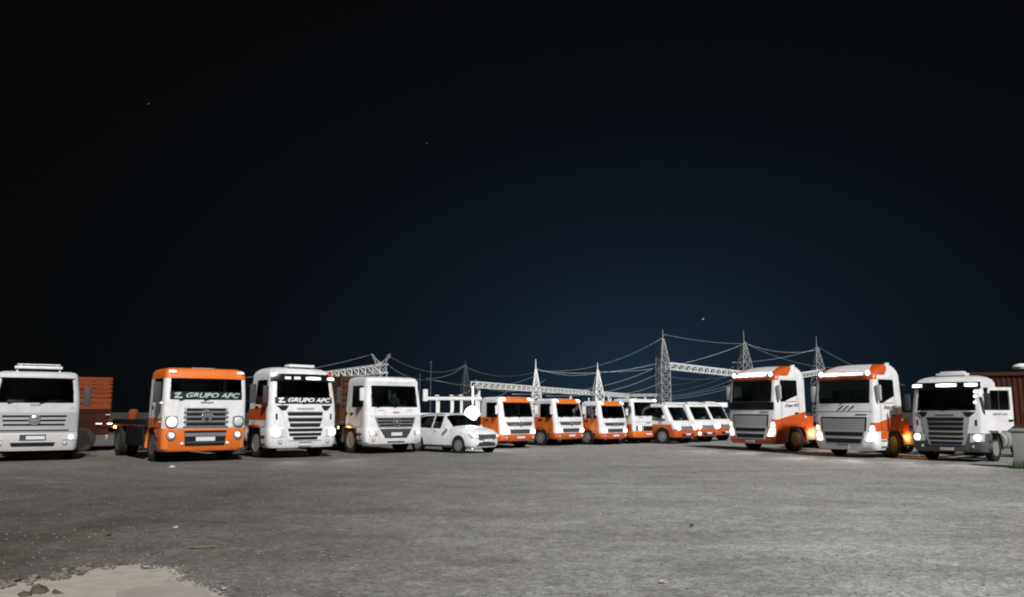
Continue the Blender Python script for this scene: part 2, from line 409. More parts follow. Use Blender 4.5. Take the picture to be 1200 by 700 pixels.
# ------------------------------------------------------------------ shared truck pieces
WHEEL_ME = {}
def wheel(parent, x, y, r, w, side, rimmat='rim', dual=False, flush=False):
    key = (round(r, 3), round(w, 3), dual, rimmat, flush)
    if key not in WHEEL_ME:
        t = MB(); h = w / 2
        pr = [(r * 0.60, -h * 0.8), (r * 0.78, -h), (r * 0.93, -h * 0.96), (r, -h * 0.72), (r, -h * 0.15), (r * 0.975, -h * 0.1), (r * 0.975, h * 0.1), (r, h * 0.15), (r, h * 0.72), (r * 0.93, h * 0.96), (r * 0.78, h), (r * 0.60, h * 0.8)]
        t.lathe(pr, 'x', 32, caps=False)
        for k in range(32):      # tread blocks on the shoulders
            q = 2 * math.pi * k / 32
            for sx in (-1, 1):
                M = Matrix.Rotation(q, 3, 'X'); t.box(M @ Vector((sx * h * 0.62, 0, r)), (h * 0.5, r * 0.11, r * 0.035), rot=M)
        ri = MB()
        if flush:
            ri.lathe([(r * 0.64, h * 0.80), (r * 0.62, h * 1.02), (r * 0.57, h * 0.96), (r * 0.30, h * 0.99), (r * 0.18, h * 1.08), (r * 0.05, h * 1.10)], 'x', 32)
            hx, hr, nh, hs = h * 0.985, 0.43, 8, 0.085
        else:
            ri.lathe([(r * 0.62, h * 0.80), (r * 0.585, h * 0.86), (r * 0.55, h * 0.62), (r * 0.50, h * (0.05 if not dual else -0.1)), (r * 0.34, h * (0.0 if not dual else -0.15)), (r * 0.30, h * 0.22), (r * 0.20, h * 0.26), (r * 0.19, h * 0.52), (r * 0.10, h * 0.55)], 'x', 32)
            hx, hr, nh, hs = h * (0.05 if not dual else -0.1), 0.425, 8, 0.055
        ri.lathe([(r * 0.61, -h * 0.8), (r * 0.4, -h * 0.3), (r * 0.1, -h * 0.3)], 'x', 20)
        for k in range(10):
            q = 2 * math.pi * k / 10; ri.lathe([(r * 0.03, 0), (r * 0.03, h * 0.3), (0.002, h * 0.32)], 'x', 6, c=((h * 0.02 if not flush else h * 0.86), r * 0.27 * math.cos(q), r * 0.27 * math.sin(q)))
        for k in range(nh):
            q = 2 * math.pi * (k + 0.5) / nh; ri.lathe([(r * hs, 0.0), (r * hs * 0.9, 0.006)], 'x', 10, c=(hx, r * hr * math.cos(q), r * hr * math.sin(q)), mi=1)
        a = t.build('wheel', 'rubber'); b = ri.build('rim', [rimmat, 'black'])
        WHEEL_ME[key] = (a.data, b.data)
        bpy.data.objects.remove(a); bpy.data.objects.remove(b)
    ta, rb = WHEEL_ME[key]
    o = bpy.data.objects.new('wheel', ta); COL.objects.link(o); o.parent = parent; o.location = (x, y, r)
    if side < 0: o.rotation_euler = (0, 0, math.pi)
    b = bpy.data.objects.new('rim', rb); COL.objects.link(b); b.parent = o
    return o
def arch(parent, x, y, z, r, w, m, a0=-10, a1=190, name='mudguard'):
    b = MB(); n = 16
    for i in range(n + 1):
        q = R(a0 + (a1 - a0) * i / n); c, s = math.cos(q), math.sin(q)
        for rr in (r, r + 0.03):
            for sx in (-w / 2, w / 2): b.v.append((x + sx, y - rr * c, z + rr * s))
    for i in range(n):
        k = i * 4; b.f += [(k, k + 1, k + 5, k + 4), (k + 2, k + 6, k + 7, k + 3), (k, k + 4, k + 6, k + 2), (k + 1, k + 3, k + 7, k + 5)]
    b.f += [(0, 2, 3, 1), (n * 4, n * 4 + 1, n * 4 + 3, n * 4 + 2)]; b.mi = [0] * len(b.f)
    return b.build(name, m, parent)
def chassis(root, W, length, axle, rear_axles, r=0.50, rail_z=0.85, wheelw=0.28, rimmat='rim', flush=0.0):
    for sx in (-1, 1):
        MB().box((sx * 0.42, (0.7 + length) / 2, rail_z), (0.09, length - 0.7, 0.26), 0.01).build('frame_rail', 'dark_plastic', root)
        wheel(root, sx * (W / 2 - wheelw / 2 - 0.03 + flush), axle, r, wheelw, sx, rimmat, False, flush > 0)
        for ra in rear_axles:
            wheel(root, sx * (W / 2 - wheelw / 2 - 0.03), ra, r, wheelw, sx, rimmat, True)
            wheel(root, sx * (W / 2 - wheelw * 1.6 - 0.05), ra, r, wheelw, sx, rimmat, True)
    for ya in [axle] + list(rear_axles):
        b = MB(); b.tube([(-W / 2 + 0.35, ya, r), (W / 2 - 0.35, ya, r)], 0.075, 10); b.lathe([(0.02, -0.22), (0.19, -0.1), (0.19, 0.1), (0.02, 0.22)], 'x', 14, c=(0, ya, r)); b.build('axle', 'dark_plastic', root)
    b = MB()
    for k in range(5): b.box((0, 1.8 + k * (length - 2.2) / 4, rail_z), (0.78, 0.1, 0.16))
    b.build('cross_member', 'dark_plastic', root)
def interior(root, hw, zfloor, zdash, ydash, zseat, top=None):
    MB().box((0, ydash + 0.16, zdash - 0.16), (hw * 2 - 0.12, 0.34, 0.30), 0.05).build('dashboard', 'lining', root)
    for sx in (-1, 1):
        b = MB(); b.box((sx * hw * 0.52, ydash + 0.98, zseat + 0.36), (0.48, 0.14, 0.72), 0.05, Matrix.Rotation(R(-8), 3, 'X')); b.box((sx * hw * 0.52, ydash + 0.72, zseat - 0.03), (0.5, 0.5, 0.16), 0.05)
        b.box((sx * hw * 0.52, ydash + 1.06, zseat + 0.82), (0.26, 0.1, 0.2), 0.04)
        b.build('seat', 'seat_cloth', root)
    b = MB(); N = 20; c = Vector((-hw * 0.5 * -1, ydash + 0.42, zdash + 0.06))
    b.tube([c + Vector((0.21 * math.cos(2 * math.pi * k / N), 0.13 * math.sin(2 * math.pi * k / N), 0.165 * math.sin(2 * math.pi * k / N))) for k in range(N)], 0.017, 6, closed=True)
    b.tube([c + Vector((-0.2, 0, 0)), c + Vector((0.2, 0, 0))], 0.018, 6); b.tube([c, c + Vector((0, -0.2, -0.2))], 0.03, 6)
    b.build('steering_wheel', 'black', root)
def mirrors(root, L, z0, z1, y=0.25, reach=0.22, m='dark_plastic'):
    for sx in (-1, 1):
        p = L.Q(sx, y, (z0 + z1) / 2); x = p.x + sx * reach
        o = MB().box((x, y - 0.12, (z0 + z1) / 2), (0.20, 0.10, z1 - z0), 0.04).build('mirror', m, root)
        for z in (z0 + 0.06, z1 - 0.06): MB().tube([L.Q(sx, y + 0.1, z, -0.02), (x, y - 0.08, z)], 0.014, 6).build('mirror_arm', 'black', o)
        MB().box((x, y - 0.067, (z0 + z1) / 2), (0.16, 0.012, (z1 - z0) * 0.85), 0.004).build('mirror_glass', 'chrome', o)
def wipers(root, L, z0, xs, ln=0.55):
    for x in xs:
        b = MB(); b.tube([L.P(x, z0 - 0.03, 0.03), L.P(x + ln * 0.5, z0 + 0.05, 0.03), L.P(x + ln, z0 + 0.07, 0.022)], 0.011, 5)
        b.build('wiper', 'black', root)
def door_lines(root, L, y0, y1, z0, z1, hz, mh='black'):
    for sx in (-1, 1):
        b = MB()
        b.tube([L.Q(sx, y0, z0, 0.002), L.Q(sx, y0, (z0 + z1) / 2, 0.002), L.Q(sx, y0 + 0.02, z1, 0.002)], 0.008, 4)
        b.tube([L.Q(sx, y1, z0, 0.002), L.Q(sx, y1, z1, 0.002)], 0.008, 4); b.tube([L.Q(sx, y0, z0, 0.002), L.Q(sx, y1, z0, 0.002)], 0.008, 4)
        b.build('door_gap', 'black', root)
        L.sp('door_handle', sx, ((y1 - 0.3, hz), (y1 - 0.1, hz), (y1 - 0.1, hz + 0.06), (y1 - 0.3, hz + 0.06)), mh, root, 0.03)
def plate(root, L, z, w=0.46, h=0.15, x=0.0, txt=''):
    o = L.fp('number_plate', ((x - w / 2, z - h / 2), (x + w / 2, z - h / 2), (x + w / 2, z + h / 2), (x - w / 2, z + h / 2)), 'plate', root, 0.035, 3, 1)
    L.fp('plate_band', ((x - w / 2, z + h * 0.30), (x + w / 2, z + h * 0.30), (x + w / 2, z + h / 2), (x - w / 2, z + h / 2)), 'plate_blue', o, 0.038, 3, 1, 0.0)
    return o
def spot(parent, p, energy, yawdir=0.0, col=(1, 0.96, 0.9)):
    l = bpy.data.lights.new('headlight_beam', 'SPOT'); l.energy = energy; l.spot_size = R(75); l.spot_blend = 1.0; l.shadow_soft_size = 0.08; l.color = col
    o = bpy.data.objects.new('headlight_beam', l); COL.objects.link(o); o.parent = parent
    o.location = p; o.rotation_euler = (R(90 - 7), 0, math.pi + yawdir)
    return o
def glow(parent, p, energy, col):
    l = bpy.data.lights.new('lamp_glow', 'POINT'); l.energy = energy; l.shadow_soft_size = 0.05; l.color = col
    o = bpy.data.objects.new('lamp_glow', l); COL.objects.link(o); o.parent = parent; o.location = p
def sticker(L, root, z, zc, w, size=0.2, width=1.75, band=None, lm='letter_white'):
    if band: band_o = L.fp('windshield_band', ((-w, band[0]), (w, band[0]), (w, band[1]), (-w, band[1])), 'film_dark', root, 0.012, 12, 1, 0.004)
    L.text('lettering', 'GRUPO APC', 0.14, zc, size, lm, root, 0.02, 0.3, 0.006, width)
    # the slanted double-stroke mark in front of the name
    b = MB(); x0 = 0.14 - width / 2 - 0.30
    for (xa, za, xb, zb_) in ((0.02, 0.05, 0.20, 0.075), (0.20, 0.075, 0.02, -0.06), (0.02, -0.06, 0.24, -0.06)):
        d = 0.022
        k = len(b.v); b.v += [tuple(L.P(x0 + xa, zc + za - d, 0.02)), tuple(L.P(x0 + xb, zc + zb_ - d, 0.02)), tuple(L.P(x0 + xb, zc + zb_ + d, 0.02)), tuple(L.P(x0 + xa, zc + za + d, 0.02))]; b.f.append((k, k + 1, k + 2, k + 3)); b.mi.append(0)
    b.build('logo_mark', lm, root)
def ring_emblem(L, root, z, r, kind, m='chrome', x=0.0):
    c = L.P(x, z, 0.05); b = MB(); N = 24
    b.tube([c + Vector((r * math.cos(2 * math.pi * k / N), 0, r * math.sin(2 * math.pi * k / N))) for k in range(N)], r * 0.11, 6, closed=True)
    if kind == 'star':
        for k in range(3):
            q = math.pi / 2 + k * 2 * math.pi / 3; b.tube([c, c + Vector((r * math.cos(q), 0, r * math.sin(q)))], [r * 0.2, r * 0.05], 6)
    elif kind == 'vw':
        for pts in (((-0.55, 0.75), (-0.2, 0.1), (0, 0.45), (0.2, 0.1), (0.55, 0.75)), ((-0.92, 0.3), (-0.42, -0.85), (0, 0.0), (0.42, -0.85), (0.92, 0.3))):
            b.tube([c + Vector((a * r, 0, d * r)) for a, d in pts], r * 0.1, 6)
    elif kind == 'slash':
        b.tube([c + Vector((-r * 0.7, 0, -r * 0.7)), c + Vector((r * 0.7, 0, r * 0.7))], r * 0.12, 6)
    return b.build('emblem', m, root)
def lining_and_windows(root, L, wins, names, glass='glass'):
    L.shell('cab_lining', 'lining', root, wins, None, 0.03)
    for w, nm in zip(wins, names): L.pane(nm, w, glass, root)
def rep(v, n): return [i / n * v for i in range(n + 1)]
US = [-1, -0.97, -0.75, -0.5, -0.25, 0, 0.25, 0.5, 0.75, 0.97, 1]

# ------------------------------------------------------------------ the setting
# (ground sheets are defined below, after the vehicles' builders need nothing from them)
def ground_material():
    m = bpy.data.materials.new('gravel'); m.use_nodes = True
    n, l = m.node_tree.nodes, m.node_tree.links; b = n['Principled BSDF']; b.inputs['Roughness'].default_value = 0.9
    b.inputs['Specular IOR Level'].default_value = 0.3
    t = n.new('ShaderNodeTexCoord')
    def noise(s, d=6, r=0.6, dist=0.0):
        z = n.new('ShaderNodeTexNoise'); z.inputs['Scale'].default_value = s; z.inputs['Detail'].default_value = d; z.inputs['Roughness'].default_value = r; z.inputs['Distortion'].default_value = dist
        l.new(t.outputs['Object'], z.inputs['Vector']); return z.outputs[0]
    def ramp(x, a, b_, ca, cb):
        r = n.new('ShaderNodeValToRGB'); l.new(x, r.inputs[0]); q = r.color_ramp.elements
        q[0].position, q[1].position = a, b_; q[0].color, q[1].color = (*ca, 1), (*cb, 1); return r.outputs[0]
    def mix(fac, a, b_, typ='MIX'):
        x = n.new('ShaderNodeMix'); x.data_type = 'RGBA'; x.blend_type = typ
        for s_, v in ((0, fac), (6, a), (7, b_)):
            if hasattr(v, 'is_linked') or hasattr(v, 'links'): l.new(v, x.inputs[s_])
            elif s_ == 0: x.inputs[0].default_value = v
            else: x.inputs[s_].default_value = (*v, 1)
        return x.outputs[2]
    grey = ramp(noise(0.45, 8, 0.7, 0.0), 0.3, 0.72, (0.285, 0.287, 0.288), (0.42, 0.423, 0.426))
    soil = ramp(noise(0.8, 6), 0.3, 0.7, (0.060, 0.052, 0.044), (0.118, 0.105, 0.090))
    # brown soil towards the left also paints in the yard light's falloff, ragged edge
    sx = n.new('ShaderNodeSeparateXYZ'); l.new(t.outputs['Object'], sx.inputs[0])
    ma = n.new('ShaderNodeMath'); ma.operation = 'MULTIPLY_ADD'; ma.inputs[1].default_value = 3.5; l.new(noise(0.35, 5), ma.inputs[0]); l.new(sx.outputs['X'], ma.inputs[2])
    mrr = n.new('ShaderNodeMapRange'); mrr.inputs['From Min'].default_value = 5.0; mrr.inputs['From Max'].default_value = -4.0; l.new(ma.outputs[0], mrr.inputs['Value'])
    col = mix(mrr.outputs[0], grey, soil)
    mc = n.new('ShaderNodeMath'); mc.operation = 'MULTIPLY_ADD'; mc.inputs[1].default_value = 9.0; l.new(noise(0.22, 6, 0.6), mc.inputs[0]); l.new(sx.outputs['X'], mc.inputs[2])  # yard light's gradient painted in: gravel turns paler towards the right
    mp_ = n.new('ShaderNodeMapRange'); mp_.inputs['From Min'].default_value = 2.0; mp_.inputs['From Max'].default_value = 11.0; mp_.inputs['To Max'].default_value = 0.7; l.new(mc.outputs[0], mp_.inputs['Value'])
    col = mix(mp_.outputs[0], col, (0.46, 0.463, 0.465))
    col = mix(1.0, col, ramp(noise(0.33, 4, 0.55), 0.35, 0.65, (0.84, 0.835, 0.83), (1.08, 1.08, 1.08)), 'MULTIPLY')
    # yard light's falloff painted in: ground darker towards the parked trucks, ragged edge
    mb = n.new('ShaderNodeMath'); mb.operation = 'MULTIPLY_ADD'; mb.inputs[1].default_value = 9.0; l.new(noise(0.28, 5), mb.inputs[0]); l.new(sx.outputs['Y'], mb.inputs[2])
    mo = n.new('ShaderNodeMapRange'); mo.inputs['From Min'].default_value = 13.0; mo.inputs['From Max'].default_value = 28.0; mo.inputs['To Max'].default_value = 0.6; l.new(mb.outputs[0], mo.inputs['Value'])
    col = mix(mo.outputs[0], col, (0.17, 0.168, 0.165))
    # grit: light and dark chips
    vo = n.new('ShaderNodeTexVoronoi'); vo.inputs['Scale'].default_value = 48; l.new(t.outputs['Object'], vo.inputs['Vector'])
    sep = n.new('ShaderNodeSeparateColor'); l.new(vo.outputs['Color'], sep.inputs[0])
    chips = ramp(sep.outputs[0], 0.0, 1.0, (0.62, 0.62, 0.62), (1.42, 1.42, 1.42))
    col = mix(0.75, col, chips, 'MULTIPLY')
    vo2 = n.new('ShaderNodeTexVoronoi'); vo2.inputs['Scale'].default_value = 17; l.new(t.outputs['Object'], vo2.inputs['Vector'])
    sep2 = n.new('ShaderNodeSeparateColor'); l.new(vo2.outputs['Color'], sep2.inputs[0])
    col = mix(0.7, col, ramp(sep2.outputs[0], 0.0, 1.0, (0.72, 0.72, 0.72), (1.3, 1.3, 1.3)), 'MULTIPLY')
    col = mix(0.9, col, ramp(noise(2.2, 10, 0.8, 0.0), 0.38, 0.64, (0.74, 0.735, 0.73), (1.2, 1.2, 1.195)), 'MULTIPLY')
    blot = ramp(noise(7.0, 8, 0.75, 0.0), 0.36, 0.62, (0.80, 0.79, 0.78), (1.10, 1.10, 1.10))
    col = mix(0.8, col, blot, 'MULTIPLY')
    col = mix(1.0, col, ramp(noise(0.75, 6, 0.6, 0.3), 0.62, 0.70, (1.0, 1.0, 1.0), (0.80, 0.79, 0.78)), 'MULTIPLY')
    # long tyre-worn streaks
    mp = n.new('ShaderNodeMapping'); mp.inputs['Scale'].default_value = (0.35, 0.9, 1); mp.inputs['Rotation'].default_value = (0, 0, R(-28)); l.new(t.outputs['Object'], mp.inputs[0])
    zs = n.new('ShaderNodeTexNoise'); zs.inputs['Scale'].default_value = 1.3; zs.inputs['Detail'].default_value = 6; l.new(mp.outputs[0], zs.inputs['Vector'])
    col = mix(0.8, col, ramp(zs.outputs[0], 0.34, 0.70, (0.86, 0.855, 0.85), (1.10, 1.10, 1.10)), 'MULTIPLY')
    # turning circles worn by tyres
    mw = n.new('ShaderNodeMapping'); mw.inputs['Location'].default_value = (-6, -44, 0); l.new(t.outputs['Object'], mw.inputs[0])
    wv = n.new('ShaderNodeTexWave'); wv.wave_type = 'RINGS'; wv.rings_direction = 'Z'; wv.inputs['Scale'].default_value = 0.16; wv.inputs['Distortion'].default_value = 5; wv.inputs['Detail'].default_value = 4; wv.inputs['Detail Scale'].default_value = 0.4; l.new(mw.outputs[0], wv.inputs['Vector'])
    col = mix(0.25, col, ramp(wv.outputs[1], 0.1, 0.75, (0.80, 0.80, 0.80), (1.12, 1.12, 1.12)), 'MULTIPLY')
    l.new(col, b.inputs['Base Color'])
    bp = n.new('ShaderNodeBump'); bp.inputs['Strength'].default_value = 0.9; bp.inputs['Distance'].default_value = 0.014
    hh = n.new('ShaderNodeMath'); hh.operation = 'MULTIPLY_ADD'; hh.inputs[1].default_value = 0.6; l.new(noise(30, 8, 0.8), hh.inputs[0]); l.new(noise(11, 6, 0.7), hh.inputs[2])
    l.new(hh.outputs[0], bp.inputs['Height']); l.new(bp.outputs[0], b.inputs['Normal'])
    return m
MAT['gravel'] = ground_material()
mat('field', (0.035, 0.032, 0.024), 0.95, dirt=0.8, dcol=(0.02, 0.022, 0.014), scale=0.4)
mat('sand', (0.43, 0.395, 0.35), 0.95, dirt=0.8, dcol=(0.27, 0.24, 0.21), scale=5.5, bump=0.8)
mat('slab', (0.38, 0.355, 0.325), 0.9, dirt=0.6, dcol=(0.19, 0.165, 0.14), scale=2.0, bump=0.4)
mat('clod', (0.06, 0.048, 0.039), 0.95, dirt=0.6, dcol=(0.16, 0.13, 0.1), scale=9, bump=0.8)
mat('crumb', (0.20, 0.17, 0.14), 0.95, dirt=0.8, dcol=(0.08, 0.065, 0.052), scale=7)
mat('pebble', (0.25, 0.245, 0.24), 0.9, dirt=0.8, dcol=(0.12, 0.115, 0.11), scale=1.1)
mat('grass', (0.055, 0.10, 0.022), 0.8)
def hgt(x, y):
    near = np.clip((34 - y) / 10, 0, 1)
    return near * (0.010 * np.sin(x * 0.7 + 1.9 * np.sin(y * 0.23)) * np.sin(y * 0.45 + np.sin(x * 0.31)) + 0.004 * np.sin(x * 2.7 + 1.1 * y) * np.sin(y * 2.1 - 0.7 * x) + 0.003 * np.sin(x * 6.1 - y * 4.7) * np.sin(x * 3.3 + y * 5.9))
def sheet(name, x0, x1, y0, y1, nx, ny, z, m, f=None):
    xs, ys = np.linspace(x0, x1, nx + 1), np.linspace(y0, y1, ny + 1)
    X, Y = np.meshgrid(xs, ys); Z = np.full_like(X, z) + (f(X, Y) if f else 0)
    v = np.stack([X.ravel(), Y.ravel(), Z.ravel()], 1)
    i = np.arange(nx)[None, :] + (np.arange(ny) * (nx + 1))[:, None]; i = i.ravel()
    fa = np.stack([i, i + 1, i + nx + 2, i + nx + 1], 1)
    me = bpy.data.meshes.new(name); me.from_pydata(v.tolist(), [], fa.tolist()); me.update()
    return finish(name, me, m, None, 180)
tag(sheet('ground', -1500, 1500, -300, 2500, 4, 4, -0.06, 'field'), kind='structure')
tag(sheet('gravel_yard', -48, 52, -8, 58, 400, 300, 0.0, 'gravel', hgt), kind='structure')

# ------------------------------------------------------------------ vehicles
VS = [0, 0.07, 0.22, 0.38, 0.55, 0.68, 0.72, 0.86, 1]
def cab_base(root, cabS, bumpS, wins, mats, colour, bump_mat, glass='glass', bulge=0.08, vs=VS, us=US, names=('windshield', 'side_window', 'side_window')):
    L = Loft(cabS, us, vs, bulge); B = Loft(bumpS, us, [0, 0.5, 1], bulge)
    L.shell('cab', mats, root, wins, colour)
    lining_and_windows(root, L, wins, names, glass)
    B.shell('bumper', bump_mat, root)
    return L, B
def steps(root, B, z0, z1, m='dark_plastic', y0=0.42, y1=0.82):
    for sx in (-1, 1):
        for z in (z0, z1):
            B.sp('step', sx, ((y0, z), (y1, z), (y1, z + 0.05), (y0, z + 0.05)), m, root, 0.03, 2, 1, 0.06)
def cargo_sides(root, W, y0, y1, z0, z1, n, m, floor='dark_plastic'):
    """board body: floor, posts and every board a part of its own"""
    MB().box((0, (y0 + y1) / 2, z0), (W, y1 - y0, 0.14), 0.01).build('bed_floor', floor, root)
    h = (z1 - z0 - 0.1) / n; proto = {}
    for k in range(n):
        z = z0 + 0.1 + h * (k + 0.5)
        for nm, c, d in (('L', (-W / 2 + 0.03, (y0 + y1) / 2, z), (0.04, y1 - y0 - 0.01, h * 0.80)), ('R', (W / 2 - 0.03, (y0 + y1) / 2, z), (0.04, y1 - y0 - 0.01, h * 0.80)), ('F', (0, y0 + 0.03, z), (W - 0.13, 0.04, h * 0.80)), ('B', (0, y1 - 0.03, z), (W - 0.13, 0.04, h * 0.80))):
            if nm not in proto: proto[nm] = MB().box((0, 0, 0), d, 0.006).build('board', m, root)
            else: q = proto[nm].copy(); COL.objects.link(q); proto[nm + str(k)] = q; q.location = c; q.rotation_euler.x = 0; continue
            proto[nm].location = c
    for sx in (-1, 1):
        for yy in (y0 + 0.05, (2 * y0 + y1) / 3, (y0 + 2 * y1) / 3, y1 - 0.05):
            MB().box((sx * (W / 2 + 0.02), yy, (z0 + z1) / 2), (0.05, 0.07, z1 - z0 + 0.1), 0.008).build('post', m, root)
GRP = 'trucks parked in a line across the yard'

# ---- white cab-over truck cut by the left edge
def truck_white_left():
    t = thing('truck', 'dull white truck with silver grille, cut by the left edge of the picture', 'truck', (-15.64, 26.3, 0), R(30.5), 1.06, GRP)
    S = [(0.86, 0.0, 1.21, 1.8, 0.16), (1.51, 0.0, 1.21, 1.8, 0.16), (1.80, 0.03, 1.21, 1.8, 0.15), (2.12, 0.09, 1.18, 1.8, 0.14), (2.57, 0.18, 1.12, 1.8, 0.14), (2.66, 0.20, 1.11, 1.8, 0.14), (2.74, 0.27, 1.05, 1.75, 0.15), (2.78, 0.45, 0.92, 1.65, 0.15)]
    Bs = [(0.33, 0.03, 1.18, 0.8, 0.16), (0.42, 0.0, 1.21, 0.85, 0.17), (0.80, -0.02, 1.22, 0.85, 0.17), (0.87, 0.0, 1.21, 0.85, 0.16)]
    wins = [('F', -0.97, 0.97, 1.80, 2.57), ('R', 0.07, 0.72, 1.80, 2.57), ('L', 0.07, 0.72, 1.80, 2.57)]
    L, B = cab_base(t, S, Bs, wins, ['white_dim'], None, 'white_dull', 'glass_dark')
    g = L.fp('grille', ((-1.10, 0.90), (1.10, 0.90), (1.12, 1.50), (-1.12, 1.50)), 'silver', t, 0.02, 12, 2)
    for z, w in ((1.38, 0.86), (1.25, 0.84), (1.12, 0.82)): L.fp('grille_slot', ((-w, z - 0.03), (w, z - 0.03), (w, z + 0.03), (-w, z + 0.03)), 'black', g, 0.026, 12, 1, 0.0)
    L.fp('grille_slot', ((-0.95, 0.925), (0.95, 0.925), (0.95, 0.965), (-0.95, 0.965)), 'black', g, 0.026, 12, 1, 0.0)
    L.round_lamp('emblem_disc', 0, 1.27, 0.17, 'chrome', t, 0.05); ring_emblem(L, t, 1.27, 0.15, 'vw', 'silver_dark')
    L.fp('badge', ((-0.14, 1.715), (0.14, 1.715), (0.14, 1.75), (-0.14, 1.75)), 'silver_dark', t, 0.015, 3, 1)
    B.fp('air_intake', ((-0.56, 0.46), (0.56, 0.46), (0.60, 0.58), (-0.60, 0.58)), 'black', t, 0.01, 8, 1)
    B.fp('plate_holder', ((-0.36, 0.65), (0.34, 0.65), (0.34, 0.82), (-0.36, 0.82)), 'dark_plastic', t, 0.02, 4, 1)
    plate(t, B, 0.74, 0.50, 0.13, 0.06)
    for sx in (-1, 1):
        h = B.fp('headlight', ((sx * 0.80, 0.66), (sx * 1.17, 0.64), (sx * 1.17, 0.84), (sx * 0.84, 0.80)) if sx > 0 else ((-1.17, 0.64), (-0.80, 0.66), (-0.84, 0.80), (-1.17, 0.84)), 'lens', t, 0.02, 5, 2)
        B.round_lamp('lamp_bulb', sx * 1.02, 0.735, 0.075, 'lamp_warm', h, 0.04)
        B.round_lamp('fog_lamp', sx * 0.86, 0.55, 0.05, 'lens', t, 0.02, 'black')
        spot(t, B.P(sx * 1.0, 0.735, 0.1), 30, sx * -0.02)
        L.fp('marker', ((sx * 1.0 - 0.05, 1.62), (sx * 1.0 + 0.05, 1.62), (sx * 1.0 + 0.05, 1.67), (sx * 1.0 - 0.05, 1.67)), 'silver', t, 0.012, 2, 1)
    # roof deflector bar
    b = MB(); b.box((0, 0.50, 2.90), (1.32, 0.34, 0.09), 0.035); b.box((0, 0.47, 2.995), (1.18, 0.1, 0.03), 0.01)
    for sx in (-1, 1): b.box((sx * 0.58, 0.52, 2.83), (0.06, 0.2, 0.16), 0.01); b.box((sx * 0.5, 0.47, 2.96), (0.03, 0.06, 0.07))
    b.build('roof_bar', 'white', t)
    L.fp('sun_visor', ((-1.0, 2.57), (1.0, 2.57), (1.0, 2.63), (-1.0, 2.63)), 'white_dull', t, 0.06, 8, 1)
    interior(t, 1.1, 1.0, 1.80, 0.12, 1.45)
    MB().box((0.86, 0.9, 2.18), (0.26, 0.05, 0.62), 0.02).build('curtain', 'dim_orange', t)
    L.fp('paper_note', ((0.45, 1.83), (0.92, 1.83), (0.92, 1.90), (0.45, 1.90)), 'curtain', t, -0.05, 2, 1, 0.055)
    mirrors(t, L, 1.7, 2.3, 0.2, 0.2, 'dark_plastic'); wipers(t, L, 1.80, (-0.75, 0.1)); door_lines(t, L, 0.42, 1.42, 0.95, 1.8, 1.62)
    chassis(t, 2.4, 7.5, 1.3, (6.0,)); steps(t, B, 0.45, 0.7)
    for sx in (-1, 1): arch(t, sx * 1.06, 1.3, 0.5, 0.58, 0.3, 'dark_plastic')
    MB().box((0, 5.0, 1.2), (2.4, 4.8, 0.2), 0.02).build('flatbed', 'dark_plastic', t)

